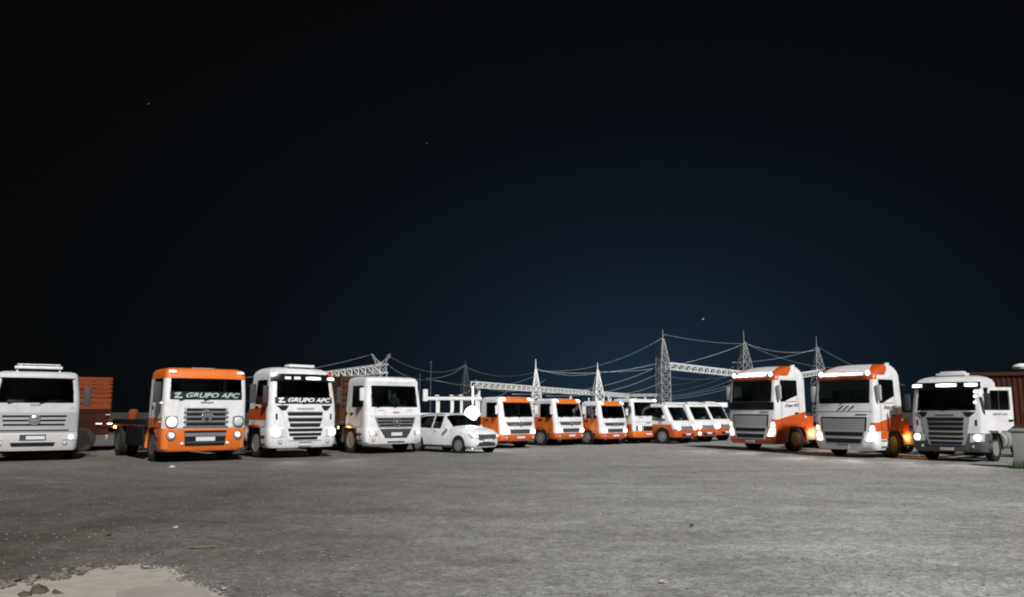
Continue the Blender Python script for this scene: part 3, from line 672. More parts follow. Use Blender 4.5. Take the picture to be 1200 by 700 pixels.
# ---- orange and white truck with the company name across the windshield
def truck_orange():
    t = thing('truck', 'boxy orange and white truck with round headlights and pale lettering across its windshield', 'truck', (-9.93, 26.07, 0), R(38.6), 1.085, GRP)
    S = [(1.0, 0.0, 1.22, 1.65, 0.13), (1.30, 0.0, 1.22, 1.65, 0.13), (1.85, 0.0, 1.22, 1.65, 0.13), (2.15, 0.02, 1.21, 1.65, 0.13), (2.46, 0.05, 1.20, 1.65, 0.13), (2.66, 0.08, 1.18, 1.65, 0.14), (2.74, 0.15, 1.12, 1.6, 0.15), (2.785, 0.32, 1.0, 1.5, 0.15)]
    Bs = [(0.33, 0.05, 1.17, 0.8, 0.14), (0.40, 0.0, 1.22, 0.85, 0.15), (0.92, -0.02, 1.225, 0.85, 0.14), (1.0, -0.01, 1.22, 0.85, 0.14)]
    wins = [('F', -0.97, 0.97, 1.85, 2.46), ('R', 0.07, 0.72, 1.85, 2.46), ('L', 0.07, 0.72, 1.85, 2.46)]
    col = lambda k, w, z: 1 if z > 2.46 else (1 if (k in 'LR' and z < 1.3) else 0)
    L, B = cab_base(t, S, Bs, wins, ['white', 'orange'], col, 'orange', bulge=0.05)
    L.fp('trim_line', ((-1.15, 0.985), (1.15, 0.985), (1.15, 1.02), (-1.15, 1.02)), 'silver', t, 0.012, 10, 1)
    g = L.fp('grille', ((-0.62, 1.0), (0.62, 1.0), (0.64, 1.60), (-0.64, 1.60)), 'silver', t, 0.012, 8, 2)
    for k, z in enumerate((1.54, 1.40, 1.26, 1.11)): L.fp('grille_slot', ((-0.57, z - 0.04), (0.57, z - 0.04), (0.57, z + 0.04), (-0.57, z + 0.04)), 'black', g, 0.020, 8, 1, 0.0)
    for z in (1.47, 1.33, 1.19, 1.045): L.fp('grille_bar', ((-0.66, z - 0.018), (0.66, z - 0.018), (0.66, z + 0.018), (-0.66, z + 0.018)), 'chrome', g, 0.04, 8, 1, 0.0)
    b = B.fp('lower_grille', ((-0.58, 0.48), (0.58, 0.48), (0.62, 0.93), (-0.62, 0.93)), 'black', t, 0.012, 8, 2)
    B.fp('grille_bar', ((-0.60, 0.76), (0.60, 0.76), (0.61, 0.86), (-0.61, 0.86)), 'silver_dark', b, 0.03, 8, 1, 0.0)
    B.fp('grille_bar', ((-0.56, 0.575), (0.56, 0.575), (0.57, 0.60), (-0.57, 0.60)), 'grey_plastic', b, 0.03, 8, 1, 0.0)
    plate(t, B, 0.70, 0.56, 0.15)
    em = ring_emblem(L, t, 1.36, 0.16, 'vw'); L.fp('emblem_bar', ((-0.17, 1.36), (0.17, 1.36), (0.13, 1.42), (-0.13, 1.42)), 'chrome', t, 0.06, 3, 1)
    L.fp('badge', ((-0.19, 1.74), (0.19, 1.74), (0.19, 1.775), (-0.19, 1.775)), 'silver_dark', t, 0.014, 3, 1)
    for sx in (-1, 1):
        L.fp('headlight_housing', ((sx * 0.98 - 0.19, 1.03), (sx * 0.98 + 0.17, 1.03), (sx * 0.98 + 0.17, 1.36), (sx * 0.98 - 0.19, 1.36)), 'white_dull', t, 0.010, 4, 2)
        h = L.round_lamp('headlight', sx * 0.975, 1.19, 0.145, 'lamp' if sx < 0 else 'lens', t, 0.05, 'grey_plastic')
        f = B.round_lamp('fog_lamp', sx * 0.975, 0.79, 0.115, 'silver', t, 0.03, 'grey_plastic')
        B.round_lamp('lamp_bulb', sx * 0.965, 0.80, 0.062, 'lamp', f, 0.06)
        B.round_lamp('bumper_hook', sx * 0.66, 0.55, 0.05, 'white', t, 0.04)
        mk = L.fp('roof_marker', ((sx * 1.0 - 0.10, 2.635), (sx * 1.0 + 0.10, 2.635), (sx * 1.0 + 0.08, 2.70), (sx * 1.0 - 0.08, 2.70)), 'lamp_soft', t, 0.05, 4, 2)
    spot(t, L.P(-0.975, 1.19, 0.12), 20); spot(t, B.P(0.975, 0.8, 0.12), 10); spot(t, B.P(-0.975, 0.8, 0.12), 10)
    sticker(L, t, 1.85, 1.963, 1.06, 0.20, 1.60, (1.862, 2.075), 'letter_pale')
    MB().box((0.62, 0.35, 2.26), (0.085, 0.05, 0.36), 0.01).build('cab_pole', 'white', t)
    MB().box((-0.1, 1.5, 2.25), (2.0, 0.04, 0.26), 0.01).build('rear_window', 'curtain', t)
    MB().box((0, 0.75, 2.79), (0.7, 0.5, 0.04), 0.012).build('roof_hatch', 'white_dull', t)
    interior(t, 1.1, 1.0, 1.83, 0.10, 1.45); mirrors(t, L, 1.75, 2.35, 0.2, 0.2); wipers(t, L, 1.85, (-0.8, -0.1))
    door_lines(t, L, 0.35, 1.3, 1.02, 1.85, 1.62, 'chrome')
    L.sp('side_marker', -1, ((0.25, 1.72), (0.42, 1.72), (0.42, 1.77), (0.25, 1.77)), 'lamp_soft', t, 0.03)
    L.sp('side_marker', -1, ((0.30, 1.17), (0.40, 1.17), (0.40, 1.20), (0.30, 1.20)), 'lamp_dim', t, 0.02)
    chassis(t, 2.4, 6.6, 1.3, (5.6,), rimmat='rim_dark'); steps(t, B, 0.45, 0.7)
    for sx in (-1, 1): arch(t, sx * 1.06, 1.3, 0.5, 0.58, 0.3, 'orange')
    MB().box((0, 4.4, 1.15), (2.3, 4.4, 0.16), 0.02).build('flatbed', 'black', t)  # bed black and rims dark, painting in the shade behind the cab
    for sx in (-1, 1): MB().box((sx * 1.15, 3.4, 0.72), (0.04, 2.2, 0.6), 0.01).build('shade_panel', 'black', t)  # dark panels added over the wheels to stand in for shade

# ---- the two trucks with the stepped V grille
def vgrille_truck(loc, yaw, s, label, v):
    t = thing('truck', label, 'truck', loc, R(yaw), s, GRP)
    S = [(1.02, 0.02, 1.25, 1.95, 0.22), (1.45, 0.03, 1.25, 1.95, 0.22), (1.84, 0.07, 1.24, 1.95, 0.21), (2.25, 0.15, 1.20, 1.95, 0.19), (2.64, 0.23, 1.16, 1.95, 0.18), (2.84, 0.25, 1.15, 1.95, 0.2), (2.97, 0.36, 1.08, 1.92, 0.24), (3.06, 0.60, 0.95, 1.84, 0.26), (3.11, 0.9, 0.75, 1.7, 0.26)]
    Bs = [(0.36, 0.06, 1.19, 0.8, 0.2), (0.46, 0.0, 1.24, 0.85, 0.22), (0.95, -0.02, 1.26, 0.9, 0.22), (1.02, 0.0, 1.25, 0.9, 0.22)]
    wins = [('F', -0.97, 0.97, 1.84, 2.64), ('R', 0.07, 0.68, 1.84, 2.64), ('L', 0.07, 0.68, 1.84, 2.64)]
    if v == 'left': mats, col = ['white', 'red_orange'], (lambda k, w, z: 1 if (k in 'LR' and 1.45 < z < 1.84 and False) else 0)
    else: mats, col = ['white'], None
    L, B = cab_base(t, S, Bs, wins, mats, col, 'white' if v == 'left' else 'grey_plastic', 'glass_dark', bulge=0.10)
    # dark visor board carrying the lamps
    vis = L.fp('visor', ((-1.12, 2.62), (1.12, 2.62), (1.10, 2.86), (-1.10, 2.86)), 'gloss_black', t, 0.07, 12, 2)
    if v == 'left':
        L.fp('visor_end', ((0.95, 2.80), (1.13, 2.78), (1.10, 2.90), (0.9, 2.90)), 'red_orange', t, 0.08, 3, 1)
        for x0, x1, m in ((0.03, 0.60, 'lamp'), (0.88, 1.12, 'lamp'), (-0.72, -0.52, 'lamp_dim'), (-0.40, -0.18, 'lamp_dim')):
            L.fp('visor_lamp', ((x0, 2.67), (x1, 2.67), (x1, 2.76), (x0, 2.76)), m, t, 0.10, 4, 1)
    else:
        for x0, x1 in ((-1.15, -0.80), (-0.28, 0.42), (0.68, 1.05)):
            L.fp('visor_lamp', ((x0, 2.69), (x1, 2.69), (x1, 2.81), (x0, 2.81)), 'lamp', t, 0.10, 4, 1)
        for z in (2.50, 2.34, 2.12): L.round_lamp('lamp_reflection', 0.98, z, 0.055, 'lamp_soft', t, 0.03)  # lamps mirrored in the windshield, imitated with small glowing discs
    gm = 'white' if v == 'left' else 'silver'
    g = L.fp('grille_surround', ((-0.72, 1.03), (0.72, 1.03), (0.86, 1.82), (-0.86, 1.82)), gm, t, 0.025, 10, 4)
    zl = ((1.50, 0.66), (1.30, 0.64), (1.12, 0.58)) if v == 'left' else ((1.52, 0.64), (1.35, 0.62), (1.18, 0.60))
    for z, w in zl:
        L.fp('grille_slot', ((-w + 0.03, z - 0.068), (w - 0.03, z - 0.068), (w, z + 0.068), (-w, z + 0.068)), 'black' if v != 'left' else 'grey_plastic', g, 0.033, 8, 1, 0.0)
        if v == 'left': L.fp('grille_slot', ((-w + 0.05, z - 0.062), (w - 0.05, z - 0.062), (w - 0.03, z + 0.03), (-w + 0.03, z + 0.03)), 'black', g, 0.038, 8, 1, 0.0)
    g2 = B.fp('lower_grille', ((-0.60, 0.60), (0.60, 0.60), (0.74, 1.015), (-0.74, 1.015)), gm, t, 0.03, 10, 3)
    zl2 = ((0.95, 0.64), (0.80, 0.60), (0.67, 0.46)) if v == 'left' else ((1.0, 0.60), (0.83, 0.60), (0.67, 0.55))
    for z, w in zl2: B.fp('grille_slot', ((-w + 0.03, z - 0.05), (w - 0.03, z - 0.05), (w, z + 0.05), (-w, z + 0.05)), 'black', g2, 0.038, 8, 1, 0.0)
    for sx in (-1, 1):
        q = ((sx * 0.72, 1.60), (sx * 0.58, 1.74), (sx * 0.98, 1.80), (sx * 0.80, 1.60)) if sx > 0 else ((-0.72, 1.60), (-0.80, 1.60), (-0.98, 1.80), (-0.58, 1.74))
        L.fp('air_scoop', ((sx * 0.76 - 0.06, 1.61), (sx * 0.76 + 0.06, 1.61), (sx * 0.80 + 0.20, 1.78), (sx * 0.80 - 0.20, 1.78)), 'black', t, 0.035, 3, 1)
        L.fp('corner_slot', ((sx * 1.0 - 0.03, 1.30), (sx * 1.0 + 0.03, 1.30), (sx * 1.0 + 0.03, 1.50), (sx * 1.0 - 0.03, 1.50)), 'black', t, 0.012, 1, 2)
        h = B.fp('headlight', ((sx * 0.96 - 0.19, 0.70), (sx * 0.96 + 0.24, 0.74), (sx * 0.96 + 0.26, 1.0), (sx * 0.96 - 0.15, 0.97)), 'lens', t, 0.02, 5, 2)
        B.round_lamp('lamp_bulb', sx * 1.02, 0.87, 0.15 if (v == 'left') else 0.125, 'lamp', h, 0.05)
        B.round_lamp('fog_lamp', sx * 0.86, 0.55, 0.055, 'lens', t, 0.02, 'black')
        spot(t, B.P(sx * 1.0, 0.87, 0.15), 160)
    L.fp('badge', ((-0.30, 1.64), (0.30, 1.64), (0.34, 1.70), (-0.34, 1.70)), 'silver' if v == 'left' else 'chrome', t, 0.035, 5, 1)
    plate(t, B, 0.48, 0.46, 0.13)
    if v == 'left':
        sticker(L, t, 1.84, 1.955, 1.05, 0.20, 1.60, (1.852, 2.06))
        MB().box((0.05, 0.75, 3.16), (0.95, 0.42, 0.09), 0.03).build('roof_hatch', 'curtain', t)
        MB().box((-0.75, 0.9, 2.45), (0.5, 0.03, 0.5), 0.02).build('curtain', 'curtain', t)
    else:
        b = MB(); b.box((0.05, 0.95, 3.16), (1.02, 0.5, 0.10), 0.04); b.box((0.05, 1.0, 3.235), (0.80, 0.4, 0.09), 0.04); b.build('roof_hatch', 'white', t)
    interior(t, 1.12, 1.0, 1.82, 0.22, 1.42); wipers(t, L, 1.84, (-0.85, -0.1)); mirrors(t, L, 1.85, 2.45, 0.36, 0.16)
    chassis(t, 2.44, 7.0, 1.38, (5.2, 6.5)); steps(t, B, 0.45, 0.72)
    for sx in (-1, 1): arch(t, sx * 1.06, 1.38, 0.5, 0.58, 0.34, 'dark_plastic')
    for sx in (-1, 1):
        b = MB(); b.lathe([(0.02, -0.62), (0.30, -0.60), (0.325, -0.56), (0.325, 0.56), (0.30, 0.60), (0.02, 0.62)], 'y', 24, c=(sx * 0.92, 2.85, 0.74)); o = b.build('fuel_tank', 'tank', t)
        for yy in (2.5, 3.2): MB().tube([(sx * 0.92 + 0.335 * math.cos(2 * math.pi * k / 24), yy, 0.74 + 0.335 * math.sin(2 * math.pi * k / 24)) for k in range(24)], 0.015, 4, closed=True).build('tank_strap', 'dark_plastic', o)
    if v == 'left':
        for sx in (-1, 1):
            L.sp('side_band', sx, ((0.40, 1.30), (1.90, 1.30), (1.90, 1.66), (0.40, 1.74)), 'red_orange', t, 0.006)
            L.sp('side_skirt', sx, ((0.95, 1.03), (1.90, 1.03), (1.90, 1.12), (0.95, 1.12)), 'red_orange', t, 0.02)
        L.round_lamp('beacon_mount', -1.0, 2.95, 0.03, 'silver', t)
        door_lines(t, L, 0.50, 1.40, 1.06, 1.84, 1.70)
        b = B.sp('side_marker', 1, ((0.5, 0.82), (0.66, 0.82), (0.66, 0.92), (0.5, 0.92)), 'lamp_amber', t, 0.03)
    else:
        # driver's door standing open towards the right
        dr = MB()
        dm = Matrix.Rotation(R(-38), 4, 'Z'); hinge = Vector((1.235, 0.50, 0))
        def D(y, z, o=0.0): return hinge + dm.to_3x3() @ Vector((o, y, 0)) + Vector((0, 0, z))
        zs = [(1.12, 0.0, 0.72), (1.30, 0.0, 0.98), (1.84, 0.0, 1.0), (2.55, 0.12, 1.0), (2.66, 0.16, 1.0)]
        for (z, a, c) in zs:
            for y in (a, a + 0.07, c - 0.10, c):
                dr.v.append(tuple(D(y, z, 0.0))); dr.v.append(tuple(D(y, z, -0.06)))
        for i in range(4):
            for j in range(3):
                if i == 2 and j == 1: continue
                k = i * 8 + j * 2; dr.f += [(k, k + 2, k + 10, k + 8), (k + 1, k + 9, k + 11, k + 3)]
        for i in range(4):
            for q in ((0, 1), (6, 7)): k = i * 8; dr.f.append((k + q[0], k + q[1], k + 8 + q[1], k + 8 + q[0]))
        dr.f += [(0, 2, 3, 1), (2, 4, 5, 3), (4, 6, 7, 5), (32, 33, 35, 34), (34, 35, 37, 36), (36, 37, 39, 38), (18, 20, 21, 19), (26, 27, 29, 28), (18, 19, 27, 26), (20, 28, 29, 21)]
        dr.mi = [0] * len(dr.f); d = dr.build('door', 'white', t)
        wn_ = MB(); wn_.v = [tuple(D(0.07, 1.84, -0.03)), tuple(D(0.90, 1.84, -0.03)), tuple(D(0.90, 2.55, -0.03)), tuple(D(0.19, 2.55, -0.03))]; wn_.f = [(0, 1, 2, 3)]; wn_.mi = [0]; wn_.build('door_window', 'glass', d)
        MB().box(D(0.88, 1.48, 0.02), (0.05, 0.16, 0.06), 0.01, dm.to_3x3()).build('door_handle', 'black', d)
        MB().tube([D(0.50, 1.84, -0.03), D(0.52, 2.55, -0.03)], 0.015, 5).build('window_bar', 'dark_plastic', d)
        v_, f_ = text_geo('GRUPO APC', 0.10, 0.3, 0.003); b = MB(); b.v = [tuple(D(0.5 + p[0], 1.70 + p[1], 0.012)) for p in v_]; b.f = f_; b.mi = [0] * len(f_); b.build('lettering', 'silver_dark', d)
    return t

# ---- white truck with the ringed star on its grille
def truck_star():
    t = thing('truck', 'all-white truck with a ringed star on its dark tapered grille and brown board body', 'truck', (-4.50, 31.3, 0), R(39.0), 1.04, GRP)
    S = [(0.95, 0.0, 1.22, 1.8, 0.20), (1.36, 0.02, 1.22, 1.8, 0.20), (1.73, 0.06, 1.21, 1.8, 0.19), (2.10, 0.12, 1.18, 1.8, 0.17), (2.51, 0.19, 1.15, 1.8, 0.17), (2.68, 0.16, 1.14, 1.8, 0.18), (2.80, 0.22, 1.09, 1.76, 0.2), (2.86, 0.40, 0.98, 1.66, 0.2)]
    Bs = [(0.36, 0.05, 1.17, 0.8, 0.2), (0.44, 0.0, 1.22, 0.85, 0.2), (0.88, -0.02, 1.23, 0.9, 0.2), (0.95, 0.0, 1.22, 0.9, 0.2)]
    wins = [('F', -0.97, 0.97, 1.73, 2.51), ('R', 0.07, 0.68, 1.73, 2.51), ('L', 0.07, 0.68, 1.73, 2.51)]
    L, B = cab_base(t, S, Bs, wins, ['white'], None, 'white', bulge=0.09)
    g = L.fp('grille', ((-0.74, 0.97), (0.74, 0.97), (0.88, 1.35), (-0.88, 1.35)), 'silver_dark', t, 0.02, 10, 2)
    for z, w in ((1.27, 0.78), (1.16, 0.76), (1.05, 0.70)): L.fp('grille_slot', ((-w, z - 0.036), (w, z - 0.036), (w, z + 0.036), (-w, z + 0.036)), 'black', g, 0.026, 8, 1, 0.0)
    ring_emblem(L, t, 1.17, 0.16, 'star')
    B.fp('air_intake', ((-0.46, 0.58), (0.46, 0.58), (0.70, 0.925), (-0.70, 0.925)), 'dark_plastic', t, 0.012, 8, 3)
    plate(t, B, 0.74, 0.46, 0.15)
    B.fp('lower_slot', ((-0.36, 0.42), (0.36, 0.42), (0.36, 0.46), (-0.36, 0.46)), 'dark_plastic', t, 0.012, 5, 1)
    for sx in (-1, 1):
        h = B.fp('headlight', ((sx * 0.93 - 0.12, 0.66), (sx * 0.93 + 0.22, 0.68), (sx * 0.93 + 0.22, 0.87), (sx * 0.93 - 0.20, 0.84)), 'lens', t, 0.015, 5, 2)
        B.round_lamp('lamp_bulb', sx * 0.99, 0.77, 0.085, 'lamp_soft', h, 0.035); B.round_lamp('turn_signal', sx * 0.83, 0.73, 0.04, 'amber_off', h, 0.03)
        B.round_lamp('fog_lamp', sx * 0.92, 0.52, 0.05, 'lens', t, 0.02, 'black')
        L.fp('hood_vent', ((sx * 0.62 - 0.13, 1.585), (sx * 0.62 + 0.13, 1.585), (sx * 0.62 + 0.13, 1.61), (sx * 0.62 - 0.13, 1.61)), 'silver', t, 0.01, 2, 1)
    L.fp('badge', ((-0.14, 1.50), (0.14, 1.50), (0.14, 1.54), (-0.14, 1.54)), 'silver_dark', t, 0.012, 3, 1)
    L.fp('seam', ((-1.05, 1.385), (1.05, 1.385), (1.05, 1.398), (-1.05, 1.398)), 'grey_plastic', t, 0.004, 10, 1)
    MB().box((-0.78, 0.34, 1.84), (0.30, 0.04, 0.14), 0.02).build('paper_note', 'paper', t)
    MB().box((0.35, 1.2, 2.17), (0.10, 0.08, 0.42), 0.02).build('seat_belt', 'paper', t)
    interior(t, 1.1, 0.95, 1.73, 0.2, 1.35); mirrors(t, L, 1.95, 2.42, 0.30, 0.2, 'white'); wipers(t, L, 1.73, (-0.8, -0.1)); door_lines(t, L, 0.48, 1.42, 1.0, 1.73, 1.46)
    L.sp('filler_cap', -1, ((1.60, 1.42), (1.70, 1.42), (1.70, 1.53), (1.60, 1.53)), 'black', t, 0.01)
    chassis(t, 2.4, 7.5, 1.42, (5.6,)); steps(t, B, 0.48, 0.72)
    for sx in (-1, 1): arch(t, sx * 1.06, 1.42, 0.5, 0.58, 0.34, 'dark_plastic')
    cargo_sides(t, 2.5, 2.05, 7.4, 1.15, 2.95, 7, 'brown')
    B.sp('side_marker', -1, ((0.45, 0.60), (0.55, 0.60), (0.55, 0.66), (0.45, 0.66)), 'amber_off', t, 0.02)
    MB().box((-1.36, 2.02, 0.95), (0.05, 0.05, 0.12), 0.01).build('marker_lamp', 'lamp_amber', t)
    glow(t, (-1.5, 1.95, 0.95), 8, (1.0, 0.45, 0.08))

# ---- light trucks of the middle row
def light_truck(loc, yaw, s, label, v='orange', grp=GRP):
    t = thing('light_truck', label, 'truck', loc, R(yaw), s, grp)
    if v == 'orange':
        S = [(0.62, 0.0, 1.04, 1.55, 0.18), (0.99, 0.0, 1.05, 1.6, 0.18), (1.38, 0.05, 1.05, 1.6, 0.17), (1.66, 0.11, 1.03, 1.6, 0.15), (2.0, 0.19, 1.0, 1.6, 0.14), (2.16, 0.23, 0.98, 1.58, 0.15), (2.24, 0.34, 0.90, 1.52, 0.16), (2.26, 0.55, 0.7, 1.4, 0.16)]
        zw0, zw1 = 1.38, 2.0
        col = lambda k, w, z: 1 if (k in 'LRB' and z < 1.38) or (k in 'F' and z > 2.0 and z < 2.24) else 0
    else:
        S = [(0.66, 0.0, 1.14, 1.6, 0.13), (1.02, 0.0, 1.15, 1.6, 0.13), (1.45, 0.03, 1.15, 1.6, 0.13), (1.75, 0.08, 1.12, 1.6, 0.13), (2.15, 0.15, 1.08, 1.6, 0.13), (2.26, 0.18, 1.06, 1.58, 0.14), (2.33, 0.28, 0.98, 1.52, 0.14), (2.35, 0.5, 0.8, 1.4, 0.14)]
        zw0, zw1 = 1.45, 2.15
        col = lambda k, w, z: 1 if (k in 'LRB' and z < 1.02) else 0
    Bs = [(0.32, 0.05, S[0][2] - 0.04, 0.6, 0.16), (0.38, 0.0, S[0][2], 0.62, 0.17), (0.57, -0.02, S[0][2] + 0.01, 0.62, 0.17), (S[0][0], 0.0, S[0][2], 0.62, 0.17)]
    wins = [('F', -0.97, 0.97, zw0, zw1), ('R', 0.07, 0.68, zw0, zw1), ('L', 0.07, 0.68, zw0, zw1)]
    L, B = cab_base(t, S, Bs, wins, ['white', 'orange' if v == 'orange' else 'red_orange'], col, 'red_orange' if v == 'orange' else 'orange', bulge=0.08)
    hw = S[0][2]
    if v == 'orange':
        g = L.fp('grille', ((-0.70, 0.99), (0.70, 0.99), (0.80, 1.15), (-0.80, 1.15)), 'dark_plastic', t, 0.012, 8, 1)
        L.fp('grille_bar', ((-0.68, 1.05), (0.68, 1.05), (0.72, 1.08), (-0.72, 1.08)), 'chrome', g, 0.025, 8, 1, 0.0)
        ring_emblem(L, t, 1.07, 0.10, 'slash')
        g = L.fp('lower_grille', ((-0.56, 0.65), (0.56, 0.65), (0.62, 0.83), (-0.62, 0.83)), 'dark_plastic', t, 0.012, 8, 1)
        L.fp('grille_bar', ((-0.56, 0.73), (0.56, 0.73), (0.57, 0.75), (-0.57, 0.75)), 'grey_plastic', g, 0.02, 8, 1, 0.0)
        for sx in (-1, 1):
            L.fp('headlight', ((sx * 0.80 - 0.17 + sx * 0.02, 0.62), (sx * 0.80 + 0.17 + sx * 0.02, 0.62), (sx * 0.82 + 0.18, 0.84), (sx * 0.82 - 0.18, 0.84)), 'lamp_soft', t, 0.03, 5, 2)
            L.round_lamp('lamp_bulb', sx * 0.83, 0.73, 0.10, 'lamp_warm', t, 0.06)
            L.fp('roof_lamp', ((sx * 0.80 - 0.10, 2.10), (sx * 0.80 + 0.10, 2.10), (sx * 0.80 + 0.08, 2.23), (sx * 0.80 - 0.08, 2.23)), 'lamp', t, 0.07, 4, 2)
            B.round_lamp('fog_lamp', sx * 0.80, 0.47, 0.06, 'lens', t, 0.02, 'dark_plastic')
            spot(t, L.P(sx * 0.8, 0.73, 0.12), 25)
        plate(t, B, 0.50, 0.44, 0.13)
    else:
        L.fp('grille', ((-0.42, 0.67), (0.42, 0.67), (0.42, 0.92), (-0.42, 0.92)), 'black', t, 0.012, 6, 2)
        L.fp('seam', ((-1.0, 1.13), (1.0, 1.13), (1.0, 1.145), (-1.0, 1.145)), 'grey_plastic', t, 0.004, 8, 1)
        L.fp('badge', ((-0.16, 1.06), (0.16, 1.06), (0.16, 1.10), (-0.16, 1.10)), 'black', t, 0.012, 2, 1)
        for sx in (-1, 1):
            L.fp('headlight_housing', ((sx * 0.72 - 0.24, 0.68), (sx * 0.72 + 0.26, 0.68), (sx * 0.72 + 0.26, 0.92), (sx * 0.72 - 0.24, 0.92)), 'dark_plastic', t, 0.008, 4, 1)
            L.round_lamp('headlight', sx * 0.70, 0.80, 0.125, 'lamp', t, 0.05)
            L.fp('roof_lamp', ((sx * 0.90 - 0.10, 2.22), (sx * 0.90 + 0.10, 2.22), (sx * 0.90 + 0.08, 2.32), (sx * 0.90 - 0.08, 2.32)), 'lamp', t, 0.06, 4, 2)
            L.fp('hood_vent', ((sx * 0.55 - 0.15, 1.33), (sx * 0.55 + 0.15, 1.33), (sx * 0.55 + 0.15, 1.355), (sx * 0.55 - 0.15, 1.355)), 'grey_plastic', t, 0.01, 2, 1)
            B.fp('turn_signal', ((sx * 0.9 - 0.12, 0.49), (sx * 0.9 + 0.12, 0.49), (sx * 0.9 + 0.12, 0.57), (sx * 0.9 - 0.12, 0.57)), 'amber_off', t, 0.02, 2, 1)
            spot(t, L.P(sx * 0.7, 0.8, 0.12), 25)
        plate(t, B, 0.52, 0.44, 0.13)
    interior(t, hw - 0.12, 0.8, zw0 + 0.02, 0.22, zw0 - 0.35); mirrors(t, L, zw0 + 0.12, zw0 + 0.5, 0.36, 0.15, 'white' if v == 'orange' else 'dark_plastic'); wipers(t, L, zw0, (-0.7, -0.1), 0.5)
    door_lines(t, L, 0.45, 1.28, 0.72, zw0, zw0 - 0.16)
    chassis(t, hw * 2 - 0.06, 5.6, 1.12, (4.2,), 0.39, 0.66, 0.22, 'rim', 0.075)
    for sx in (-1, 1):
        arch(t, sx * (hw - 0.10), 1.12, 0.39, 0.46, 0.24, 'dark_plastic')
        b = MB(); b.lathe([(0.46, 0), (0.44, 0.004)], 'x', 24, c=(sx * (hw + 0.004), 1.12, 0.39)); b.build('wheel_well', 'black', t)
    MB().box((0, 3.7, 0.98), (hw * 2, 3.9, 0.14), 0.02).build('flatbed', 'dark_red', t)
    for sx in (-1, 1): MB().box((sx * (hw - 0.02), 3.7, 1.22), (0.04, 3.9, 0.34), 0.01).build('bed_side', 'dark_red', t)
    return t

# ---- small bonneted pickups behind the light trucks
def pickup(loc, yaw, s, label, glow):
    t = thing('utility_truck', label, 'truck', loc, R(yaw), s, GRP)
    S = [(0.55, 0.0, 0.90, 2.5, 0.18), (0.72, -0.02, 0.92, 2.5, 0.20), (0.95, 0.03, 0.92, 2.5, 0.22), (1.06, 0.10, 0.91, 2.5, 0.22), (1.14, 0.28, 0.90, 2.5, 0.20), (1.45, 0.44, 0.87, 2.5, 0.16), (1.78, 0.62, 0.84, 2.5, 0.14), (1.90, 0.68, 0.82, 2.46, 0.14), (1.96, 0.85, 0.72, 2.4, 0.15)]
    Bs = [(0.30, 0.04, 0.86, 0.5, 0.16), (0.36, -0.04, 0.92, 0.55, 0.18), (0.54, -0.05, 0.93, 0.55, 0.18), (0.56, 0.0, 0.90, 0.55, 0.18)]
    wins = [('F', -0.97, 0.97, 1.14, 1.78), ('R', 0.07, 0.68, 1.14, 1.78), ('L', 0.07, 0.68, 1.14, 1.78)]
    col = lambda k, w, z: 1 if (k in 'LRB' and z < 0.95) or z < 0.72 else 0
    L, B = cab_base(t, S, Bs, wins, ['white', 'red_orange'], col, 'red_orange', bulge=0.06)
    L.fp('grille', ((-0.48, 0.66), (0.48, 0.66), (0.52, 0.86), (-0.52, 0.86)), 'silver_dark', t, 0.012, 6, 1)
    L.fp('grille_bar', ((-0.5, 0.745), (0.5, 0.745), (0.5, 0.775), (-0.5, 0.775)), 'chrome', t, 0.025, 6, 1)
    for sx in (-1, 1): L.round_lamp('headlight', sx * 0.70, 0.78, 0.13, 'lamp_warm' if glow else 'lamp_soft', t, 0.06)
    if glow == 2:
        B.round_lamp('fog_lamp', -0.75, 0.45, 0.09, 'lamp_warm', t, 0.05)
    B.fp('air_intake', ((-0.5, 0.38), (0.5, 0.38), (0.5, 0.48), (-0.5, 0.48)), 'black', t, 0.01, 4, 1)
    plate(t, B, 0.48, 0.4, 0.12)
    for sx in (-1, 1): MB().box((sx * 0.99, 0.72, 1.30), (0.15, 0.1, 0.18), 0.03).build('mirror', 'white', t)
    interior(t, 0.8, 0.7, 1.14, 0.45, 0.85); door_lines(t, L, 0.85, 1.75, 0.6, 1.14, 1.02)
    chassis(t, 1.8, 5.0, 0.85, (3.9,), 0.36, 0.6, 0.2, 'rim', 0.065)
    for sx in (-1, 1):
        b = MB(); b.lathe([(0.44, 0), (0.42, 0.004)], 'x', 24, c=(sx * 0.925, 0.85, 0.37)); b.build('wheel_well', 'black', t)
    MB().box((0, 3.8, 0.98), (1.8, 2.5, 0.42), 0.03).build('cargo_bed', 'white', t)
    MB().box((0, 1.0, 2.0), (0.9, 0.2, 0.09), 0.03).build('roof_lamp_bar', 'white', t)
    return t

